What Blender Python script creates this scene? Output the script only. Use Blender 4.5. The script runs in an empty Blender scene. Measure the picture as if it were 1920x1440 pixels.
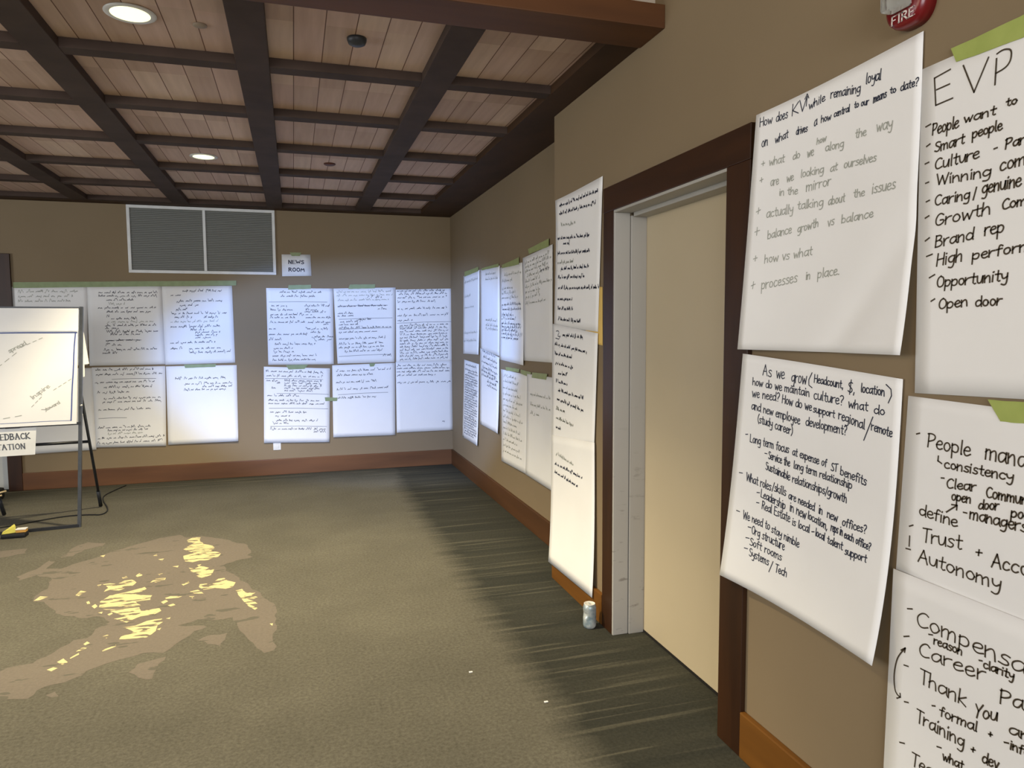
import bpy, bmesh, math, random
from mathutils import Vector, Matrix
random.seed(7)
scene = bpy.context.scene
COL = scene.collection

# ------------------------------------------------------------------ camera, world, light, exposure
CAM_ROT = [[0.956205, 0.028262, -0.291331], [-0.292639, 0.072173, -0.953495], [-0.005921, 0.996992, 0.077283]]
FOCAL = 25.0207

cd = bpy.data.cameras.new('camera'); cam = bpy.data.objects.new('camera', cd); COL.objects.link(cam)
cd.sensor_fit = 'HORIZONTAL'; cd.sensor_width = 36.0; cd.lens = FOCAL; cd.clip_start = .05
cam.matrix_world = Matrix.Translation((0, 0, 1.5)) @ Matrix(CAM_ROT).to_4x4()
scene.camera = cam
scene.view_settings.view_transform = 'Standard'; scene.view_settings.look = 'None'
scene.view_settings.exposure = 0.34; scene.view_settings.gamma = 1.0
try: scene.view_settings.use_curve_mapping = False
except Exception: pass
w = bpy.data.worlds.new('world'); scene.world = w; w.use_nodes = True
w.node_tree.nodes['Background'].inputs[0].default_value = (.6, .7, .9, 1)
w.node_tree.nodes['Background'].inputs[1].default_value = .3

def light(name, kind, loc, target, energy, color, **k):
    d = bpy.data.lights.new(name, kind); d.energy = energy; d.color = color
    for a, b in k.items(): setattr(d, a, b)
    o = bpy.data.objects.new(name, d); COL.objects.link(o); o.location = loc
    o.rotation_euler = (Vector(target) - Vector(loc)).to_track_quat('-Z', 'Y').to_euler()
    return o
# added cool fill behind the camera, in front of the unseen windows
light('window_daylight', 'AREA', (-.4, -4.8, 1.95), (-.2, 6, 1.5), 245, (.93, .95, 1.0), shape='RECTANGLE', size=4.6, size_y=1.7)
# added warm fill out of view at the left, aimed at the near right wall
rl = light('room_lamp_glow', 'AREA', (-3.2, .2, 2.5), (1.4, 1.3, 1.2), 24, (1.0, .84, .64), shape='RECTANGLE', size=2.6, size_y=1.2)
rl.data.spread = math.radians(130)
# added cool side fill, in front of the unseen left window
light('side_daylight', 'AREA', (-5.85, 3.2, 1.75), (1.6, 4.6, 2.1), 132, (.90, .95, 1.0), shape='RECTANGLE', size=3.2, size_y=1.7)
# cool beam of the ceiling projector left of the frame, thrown on the back wall
pj = light('projector_beam', 'SPOT', (-1.45, 3.05, 2.42), (1.05, 7.73, .92), 760, (.28, .47, 1.0), spot_size=math.radians(30), spot_blend=.45, shadow_soft_size=.05)
pj.scale = (2.0, 1.0, 1.0)

# ------------------------------------------------------------------ materials
def nodes(name):
    m = bpy.data.materials.new(name); m.use_nodes = True
    nt = m.node_tree; b = nt.nodes['Principled BSDF']
    return m, nt, b
def N(nt, t, **k):
    n = nt.nodes.new(t)
    for a, v in k.items():
        if a in n.bl_rna.properties: setattr(n, a, v)
    return n
def setin(n, **k):
    for a, v in k.items(): n.inputs[a.replace('_', ' ')].default_value = v
def L(nt, a, ao, b, bi): nt.links.new(a.outputs[ao], b.inputs[bi])
def ramp(nt, stops):
    r = nt.nodes.new('ShaderNodeValToRGB'); e = r.color_ramp.elements
    while len(e) < len(stops): e.new(.5)
    for el, (p, c) in zip(e, stops): el.position = p; el.color = (*c, 1) if len(c) == 3 else c
    return r
def noisy(name, c, c2=None, scale=8, rough=.6, bump=.0, bscale=60, metal=0, stretch=(1, 1, 1), spec=.3, detail=4):
    m, nt, b = nodes(name)
    c2 = c2 or tuple(x * .85 for x in c)
    tc = N(nt, 'ShaderNodeTexCoord'); mp = N(nt, 'ShaderNodeMapping'); mp.inputs['Scale'].default_value = stretch
    nz = N(nt, 'ShaderNodeTexNoise'); setin(nz, Scale=scale, Detail=detail)
    r = ramp(nt, [(.3, c2), (.7, c)])
    L(nt, tc, 'Object', mp, 'Vector'); L(nt, mp, 'Vector', nz, 'Vector'); L(nt, nz, 'Fac', r, 'Fac'); L(nt, r, 'Color', b, 'Base Color')
    b.inputs['Roughness'].default_value = rough; b.inputs['Metallic'].default_value = metal
    b.inputs['Specular IOR Level'].default_value = spec
    if bump:
        n2 = N(nt, 'ShaderNodeTexNoise'); setin(n2, Scale=bscale, Detail=3.0)
        bp = N(nt, 'ShaderNodeBump'); bp.inputs['Strength'].default_value = bump; bp.inputs['Distance'].default_value = .004
        L(nt, mp, 'Vector', n2, 'Vector'); L(nt, n2, 'Fac', bp, 'Height'); L(nt, bp, 'Normal', b, 'Normal')
    return m
M = {}
M['wall'] = noisy('taupe_wall_paint', (.232, .173, .103), (.216, .161, .095), 1.5, .75, .06, 120, spec=.2)
M['plaster'] = noisy('upper_ceiling_paint', (.45, .38, .29), None, 2, .8)
M['casing'] = noisy('dark_stained_casing', (.044, .0155, .004), (.026, .009, .0025), 14, .42, .03, 60, stretch=(1, 1, .12), spec=.4)
M['casing_h'] = noisy('dark_stained_head_casing', (.044, .0155, .004), (.026, .009, .0025), 14, .42, .03, 60, stretch=(1, .12, 1), spec=.4)
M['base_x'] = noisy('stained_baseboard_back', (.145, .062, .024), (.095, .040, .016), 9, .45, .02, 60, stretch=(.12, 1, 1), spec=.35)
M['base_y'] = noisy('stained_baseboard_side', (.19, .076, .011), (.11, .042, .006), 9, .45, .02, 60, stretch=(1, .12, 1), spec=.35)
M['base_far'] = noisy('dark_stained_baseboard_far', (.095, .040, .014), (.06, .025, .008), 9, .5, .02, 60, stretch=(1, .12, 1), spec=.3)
M['beam'] = noisy('dark_beam_wood', (.072, .048, .037), (.050, .033, .025), 10, .7, .05, 50, stretch=(.5, .5, .5), spec=.15)
M['beam_front'] = noisy('dark_front_beam_wood', (.118, .044, .011), (.082, .030, .008), 10, .55, .05, 50, stretch=(.15, 1, 1))
M['beam_edge'] = noisy('dark_edge_beam_wood', (.065, .034, .017), (.045, .024, .012), 10, .65, .05, 50, stretch=(.5, .3, 1), spec=.15)
M['paper'] = noisy('white_paper', (.84, .83, .81), (.80, .79, .77), 3, .75, .08, 7, spec=.15)
M['sign_paper'] = noisy('white_copy_paper', (.78, .78, .76), None, 5, .8)
M['yellow_paper'] = noisy('yellow_paper', (.80, .55, .16), None, 5, .8)
M['ink0'] = noisy('blue_black_marker', (.022, .026, .045), (.03, .035, .06), 40, .6)
M['ink1'] = noisy('dry_grey_green_marker', (.30, .31, .27), (.42, .43, .38), 160, .7)
M['ink2'] = noisy('brown_black_marker', (.05, .036, .02), (.075, .055, .034), 60, .6)
M['inkblue'] = noisy('blue_marker', (.05, .08, .26), (.07, .1, .3), 30, .6)
M['tape'] = noisy('green_masking_tape', (.36, .42, .11), (.31, .37, .09), 20, .55, .08, 200)
M['tape_far'] = noisy('dull_green_masking_tape', (.30, .34, .13), (.26, .30, .11), 20, .55)
M['tape_pale'] = noisy('pale_green_masking_tape', (.27, .33, .17), (.23, .28, .14), 20, .55)
M['frame_paint'] = noisy('grey_painted_door_frame', (.40, .385, .35), (.36, .345, .31), 3, .4, .03, 90)
M['door_paint'] = noisy('cream_painted_door', (.50, .42, .285), (.46, .385, .26), 1.2, .45, .02, 120, spec=.35)
M['left_door'] = noisy('pale_grey_door', (.62, .62, .58), None, 1.2, .5)
M['white_trim'] = noisy('white_painted_metal', (.74, .74, .71), None, 8, .4)
M['black'] = noisy('black_powder_coat', (.018, .019, .022), (.028, .03, .034), 30, .38)
M['greymetal'] = noisy('dark_grey_metal', (.055, .06, .068), (.04, .044, .05), 30, .38, spec=.5)
M['board'] = noisy('white_backing_board', (.7, .7, .7), None, 4, .4)
M['plastic'] = noisy('ivory_plastic', (.78, .76, .70), None, 8, .35)
M['alu'] = noisy('printed_can_metal', (.74, .75, .70), (.14, .22, .27), 24, .34, metal=.35, spec=.5)
M['red'] = noisy('red_alarm_plastic', (.17, .006, .008), (.14, .004, .006), 10, .3, spec=.5)
M['lettering'] = noisy('white_lettering', (.82, .72, .66), None, 10, .5)
M['yellow'] = noisy('yellow_card', (.80, .72, .14), None, 10, .6)
M['orange'] = noisy('orange_card', (.62, .33, .07), None, 10, .6)
M['tan'] = noisy('tan_strap', (.66, .52, .30), None, 10, .6)
M['cordmat'] = noisy('black_rubber_cord', (.012, .012, .012), None, 10, .6)
M['blackdome'] = noisy('charcoal_fitting', (.035, .037, .04), None, 10, .4)
M['rust'] = noisy('rust_red_fitting', (.10, .035, .022), None, 10, .5)
M['knob'] = noisy('pale_sprinkler_cap', (.30, .235, .17), None, 10, .5)
M['dark_gap'] = noisy('dark_shadow_gap', (.012, .010, .008), None, 10, .9)

def emit(name, c, s):
    m, nt, b = nodes(name); b.inputs['Base Color'].default_value = (*c, 1)
    b.inputs['Emission Color'].default_value = (*c, 1); b.inputs['Emission Strength'].default_value = s; return m
M['lens'] = emit('lit_lamp_lens', (1.0, 1.0, .52), 1.25)
M['daylight_glass'] = emit('daylit_window_glass', (.75, .85, 1.0), .8)  # glowing panes of the added, unseen windows
def clear():
    m, nt, b = nodes('clear_strobe_lens'); b.inputs['Base Color'].default_value = (.72, .72, .68, 1); b.inputs['Roughness'].default_value = .05
    b.inputs['Transmission Weight'].default_value = .92; b.inputs['IOR'].default_value = 1.45; return m
M['clear'] = clear()

# planks run along y; every board in every coffer has its own tone
def planks():
    m, nt, b = nodes('ceiling_planks')
    tc = N(nt, 'ShaderNodeTexCoord'); sep = N(nt, 'ShaderNodeSeparateXYZ'); L(nt, tc, 'Object', sep, 0)
    def math_(op, a, bv):
        n = N(nt, 'ShaderNodeMath', operation=op)
        for i, x in enumerate((a, bv)):
            if x is None: continue
            if isinstance(x, tuple): nt.links.new(x[0].outputs[x[1]], n.inputs[i])
            else: n.inputs[i].default_value = x
        return n
    sx = math_('ADD', (sep, 'X'), 10 - .040); dx = math_('DIVIDE', (sx, 0), .1265); ix = math_('FLOOR', (dx, 0), None); fx = math_('FRACT', (dx, 0), None)
    sy = math_('ADD', (sep, 'Y'), 10 - 2.88); dy = math_('DIVIDE', (sy, 0), .79); iy = math_('FLOOR', (dy, 0), None)
    cb = N(nt, 'ShaderNodeCombineXYZ'); L(nt, ix, 0, cb, 0); L(nt, iy, 0, cb, 1)
    wn = N(nt, 'ShaderNodeTexWhiteNoise', noise_dimensions='2D'); L(nt, cb, 0, wn, 'Vector')
    r = ramp(nt, [(0, (.50, .35, .255)), (.35, (.56, .405, .31)), (.7, (.60, .425, .335)), (1, (.66, .50, .38))]); L(nt, wn, 'Value', r, 0)
    mp = N(nt, 'ShaderNodeMapping'); mp.inputs['Scale'].default_value = (30, 2.2, 1); L(nt, tc, 'Object', mp, 0)
    nz = N(nt, 'ShaderNodeTexNoise'); setin(nz, Scale=1.0, Detail=5.0); L(nt, mp, 0, nz, 'Vector')
    mix = N(nt, 'ShaderNodeMixRGB', blend_type='MULTIPLY'); mix.inputs[0].default_value = .55
    r2 = ramp(nt, [(.3, (.7, .66, .62)), (.7, (1, 1, 1))]); L(nt, nz, 'Fac', r2, 0); L(nt, r, 0, mix, 1); L(nt, r2, 0, mix, 2)
    g = math_('LESS_THAN', (fx, 0), .035)
    mx = N(nt, 'ShaderNodeMixRGB'); L(nt, g, 0, mx, 0); L(nt, mix, 0, mx, 1); mx.inputs[2].default_value = (.13, .06, .03, 1)
    L(nt, mx, 0, b, 'Base Color'); b.inputs['Roughness'].default_value = .6; b.inputs['Specular IOR Level'].default_value = .25
    return m
M['planks'] = planks()

# carpet: mottled olive field, darker band with wavy light ribs along the right wall
def carpet(name, base=None, under=None, streak=(1, 1, 1), cut=.6):
    m, nt, b = nodes(name)
    tc = N(nt, 'ShaderNodeTexCoord'); sep = N(nt, 'ShaderNodeSeparateXYZ'); L(nt, tc, 'Object', sep, 0)
    big = N(nt, 'ShaderNodeTexNoise'); setin(big, Scale=1.6, Detail=5.0, Roughness=.6); L(nt, tc, 'Object', big, 'Vector')
    fine = N(nt, 'ShaderNodeTexNoise'); setin(fine, Scale=70.0, Detail=6.0, Roughness=.75); L(nt, tc, 'Object', fine, 'Vector')
    f2 = ramp(nt, [(.3, (.52, .52, .50)), (.7, (1.42, 1.42, 1.40))]); L(nt, fine, 'Fac', f2, 0)
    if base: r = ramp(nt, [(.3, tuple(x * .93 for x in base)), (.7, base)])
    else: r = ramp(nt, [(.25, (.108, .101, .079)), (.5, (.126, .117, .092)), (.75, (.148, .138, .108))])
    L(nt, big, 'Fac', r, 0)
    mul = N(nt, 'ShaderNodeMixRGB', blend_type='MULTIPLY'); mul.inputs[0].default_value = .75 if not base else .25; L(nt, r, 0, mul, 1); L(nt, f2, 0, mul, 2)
    out = mul
    if not base:
        def rib(scale_y, scale_x, seed, lo, hi):
            mp = N(nt, 'ShaderNodeMapping'); mp.inputs['Scale'].default_value = (scale_x, scale_y, 1); mp.inputs['Location'].default_value = (seed, seed * 2, 0)
            L(nt, tc, 'Object', mp, 0)
            z = N(nt, 'ShaderNodeTexNoise'); setin(z, Scale=1.0, Detail=2.5, Distortion=.25); L(nt, mp, 0, z, 'Vector')
            q = ramp(nt, [(lo, (0, 0, 0)), (hi, (1, 1, 1))]); L(nt, z, 'Fac', q, 0); return q
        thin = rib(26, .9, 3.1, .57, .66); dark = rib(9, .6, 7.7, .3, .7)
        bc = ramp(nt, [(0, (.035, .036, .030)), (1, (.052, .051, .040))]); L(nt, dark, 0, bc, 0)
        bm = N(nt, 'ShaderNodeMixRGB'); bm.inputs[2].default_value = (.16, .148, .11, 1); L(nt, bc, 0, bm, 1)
        fade = N(nt, 'ShaderNodeMapRange'); setin(fade, From_Min=.85, From_Max=1.6, To_Min=.65, To_Max=.10); L(nt, sep, 'X', fade, 'Value')
        ft = N(nt, 'ShaderNodeMath', operation='MULTIPLY'); L(nt, thin, 0, ft, 0); L(nt, fade, 0, ft, 1); L(nt, ft, 0, bm, 0)
        bm2 = N(nt, 'ShaderNodeMixRGB', blend_type='MULTIPLY'); bm2.inputs[0].default_value = .6; L(nt, bm, 0, bm2, 1); L(nt, f2, 0, bm2, 2)
        # ragged edge of the band
        ed = rib(16, .1, 1.3, .3, .7)
        em = N(nt, 'ShaderNodeMath', operation='MULTIPLY_ADD'); L(nt, ed, 0, em, 0); em.inputs[1].default_value = .07; L(nt, sep, 'X', em, 2)
        mr = N(nt, 'ShaderNodeMapRange'); setin(mr, From_Min=.90, From_Max=1.07); L(nt, em, 0, mr, 'Value')
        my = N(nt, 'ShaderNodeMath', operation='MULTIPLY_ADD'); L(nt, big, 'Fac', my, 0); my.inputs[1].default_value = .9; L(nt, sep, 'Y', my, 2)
        mry = N(nt, 'ShaderNodeMapRange'); setin(mry, From_Min=7.35, From_Max=7.95, To_Min=0.0, To_Max=.8); L(nt, my, 0, mry, 'Value')  # border along the back wall, with the shade there put into its colour
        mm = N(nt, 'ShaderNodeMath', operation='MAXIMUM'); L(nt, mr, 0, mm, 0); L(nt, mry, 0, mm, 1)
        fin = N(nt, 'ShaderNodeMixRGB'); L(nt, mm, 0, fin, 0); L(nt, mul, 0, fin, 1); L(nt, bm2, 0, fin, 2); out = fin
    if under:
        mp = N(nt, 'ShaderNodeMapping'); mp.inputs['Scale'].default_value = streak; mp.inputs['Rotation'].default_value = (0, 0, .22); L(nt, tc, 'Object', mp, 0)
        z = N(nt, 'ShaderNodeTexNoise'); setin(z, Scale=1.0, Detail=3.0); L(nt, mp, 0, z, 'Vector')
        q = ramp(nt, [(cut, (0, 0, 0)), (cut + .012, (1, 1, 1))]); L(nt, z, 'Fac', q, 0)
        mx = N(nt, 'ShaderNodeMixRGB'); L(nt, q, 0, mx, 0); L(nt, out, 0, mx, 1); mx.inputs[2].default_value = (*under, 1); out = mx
    L(nt, out, 0, b, 'Base Color')
    b.inputs['Roughness'].default_value = .92; b.inputs['Specular IOR Level'].default_value = .08
    bp = N(nt, 'ShaderNodeBump'); bp.inputs['Strength'].default_value = .25; bp.inputs['Distance'].default_value = .004
    L(nt, fine, 'Fac', bp, 'Height'); L(nt, bp, 'Normal', b, 'Normal')
    return m
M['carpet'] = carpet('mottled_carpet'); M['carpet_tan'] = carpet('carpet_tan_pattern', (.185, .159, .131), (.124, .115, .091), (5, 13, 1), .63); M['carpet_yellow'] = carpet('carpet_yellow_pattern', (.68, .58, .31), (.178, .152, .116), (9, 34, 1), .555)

# scuffed jamb paint
def scuffed():
    m, nt, b = nodes('scuffed_grey_jamb')
    tc = N(nt, 'ShaderNodeTexCoord'); sep = N(nt, 'ShaderNodeSeparateXYZ'); L(nt, tc, 'Object', sep, 0)
    mp = N(nt, 'ShaderNodeMapping'); mp.inputs['Scale'].default_value = (10, 10, 30); L(nt, tc, 'Object', mp, 0)
    z = N(nt, 'ShaderNodeTexNoise'); setin(z, Scale=1.3, Detail=4.0); L(nt, mp, 0, z, 'Vector')
    q = ramp(nt, [(.62, (0, 0, 0)), (.72, (1, 1, 1))]); L(nt, z, 'Fac', q, 0)
    mr = N(nt, 'ShaderNodeMapRange'); setin(mr, From_Min=1.2, From_Max=.2, To_Min=0.0, To_Max=.75); L(nt, sep, 'Z', mr, 'Value')
    k = N(nt, 'ShaderNodeMath', operation='MULTIPLY'); L(nt, q, 0, k, 0); L(nt, mr, 0, k, 1)
    mx = N(nt, 'ShaderNodeMixRGB'); mx.inputs[1].default_value = (.42, .405, .37, 1); mx.inputs[2].default_value = (.16, .14, .12, 1); L(nt, k, 0, mx, 0)
    L(nt, mx, 0, b, 'Base Color'); b.inputs['Roughness'].default_value = .45; return m
M['jamb'] = scuffed()
def grille():
    m, nt, b = nodes('grey_perforated_grille')
    tc = N(nt, 'ShaderNodeTexCoord'); wv = N(nt, 'ShaderNodeTexWave', wave_type='BANDS', bands_direction='Z'); setin(wv, Scale=26.0); L(nt, tc, 'Object', wv, 'Vector')
    r = ramp(nt, [(.2, (.15, .153, .135)), (.8, (.18, .183, .16))]); L(nt, wv, 'Fac', r, 0); L(nt, r, 0, b, 'Base Color'); b.inputs['Roughness'].default_value = .5
    return m
M['grille'] = grille()

# ------------------------------------------------------------------ geometry helpers
class MB:
    """collects boxes, tubes, lathes and quads of ONE part"""
    def __init__(s): s.bm = bmesh.new()
    def box(s, a, b, bevel=0):
        x0, y0, z0 = [min(p, q) for p, q in zip(a, b)]; x1, y1, z1 = [max(p, q) for p, q in zip(a, b)]
        t = bmesh.new()
        v = [t.verts.new(p) for p in [(x0,y0,z0),(x1,y0,z0),(x1,y1,z0),(x0,y1,z0),(x0,y0,z1),(x1,y0,z1),(x1,y1,z1),(x0,y1,z1)]]
        for f in [(3,2,1,0),(4,5,6,7),(0,1,5,4),(1,2,6,5),(2,3,7,6),(3,0,4,7)]: t.faces.new([v[i] for i in f])
        if bevel: bmesh.ops.bevel(t, geom=t.edges[:], offset=bevel, segments=2, affect='EDGES', profile=.6)
        s.merge(t); return s
    def merge(s, t):
        me = bpy.data.meshes.new('tmp'); t.to_mesh(me); t.free(); s.bm.from_mesh(me); bpy.data.meshes.remove(me)
    def quad(s, pts): s.bm.faces.new([s.bm.verts.new(p) for p in pts]); return s
    def tube(s, pts, r, n=10, cap=True, square=False):
        pts = [Vector(p) for p in pts]; rings = []
        for i, p in enumerate(pts):
            d = (pts[min(i + 1, len(pts) - 1)] - pts[max(i - 1, 0)]).normalized()
            up = Vector((0, 0, 1)) if abs(d.z) < .9 else Vector((0, 1, 0))
            a = d.cross(up).normalized(); b = d.cross(a).normalized()
            off = math.pi / 4 if square else 0; nn = 4 if square else n; rr = r * 1.414 if square else r
            rings.append([s.bm.verts.new(p + (a * math.cos(off + 2 * math.pi * k / nn) + b * math.sin(off + 2 * math.pi * k / nn)) * rr) for k in range(nn)])
        for A, B in zip(rings, rings[1:]):
            for k in range(len(A)): s.bm.faces.new([A[k], A[(k + 1) % len(A)], B[(k + 1) % len(A)], B[k]])
        if cap: s.bm.faces.new(rings[0][::-1]); s.bm.faces.new(rings[-1])
        return s
    def lathe(s, c, prof, n=32, f=None):
        """prof: (radius, height) pairs about the vertical axis through c; f dents the wall"""
        rings = []
        for (r, h) in prof:
            ring = []
            for k in range(n):
                a = 2 * math.pi * k / n; rr = r * (f(a, h) if f else 1)
                ring.append(s.bm.verts.new((c[0] + rr * math.cos(a), c[1] + rr * math.sin(a), c[2] + h)))
            rings.append(ring)
        for A, B in zip(rings, rings[1:]):
            for k in range(n): s.bm.faces.new([A[k], A[(k + 1) % n], B[(k + 1) % n], B[k]])
        s.bm.faces.new(rings[0][::-1]); s.bm.faces.new(rings[-1]); return s
    def build(s, name, mat, parent=None, loc=None, smooth=False):
        bmesh.ops.recalc_face_normals(s.bm, faces=s.bm.faces[:])
        me = bpy.data.meshes.new(name); s.bm.to_mesh(me); s.bm.free()
        mats = mat if isinstance(mat, (list, tuple)) else [mat]
        for m_ in mats: me.materials.append(M[m_])
        if smooth:
            for p in me.polygons: p.use_smooth = True
        o = bpy.data.objects.new(name, me); COL.objects.link(o)
        base = Vector(loc) if loc is not None else (world_loc(parent) if parent else Vector((0, 0, 0)))
        me.transform(Matrix.Translation(-base))
        if parent: o.parent = parent; o.location = base - world_loc(parent)
        else: o.location = base
        return o
def world_loc(o):
    v = Vector(o.location)
    while o.parent: o = o.parent; v += Vector(o.location)
    return v
def tag(o, label=None, cat=None, group=None, kind=None):
    if label: o['label'] = label
    if cat: o['category'] = cat
    if group: o['group'] = group
    if kind: o['kind'] = kind
    return o
def empty(name, loc, label, cat, group=None):
    o = bpy.data.objects.new(name, None); COL.objects.link(o); o.location = loc; o.empty_display_size = .1
    return tag(o, label, cat, group)
def struct(mb, name, mat, label, cat, parent=None):
    o = mb.build(name, mat, parent)
    return tag(o, label, cat if not parent else None, kind='structure')

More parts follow.
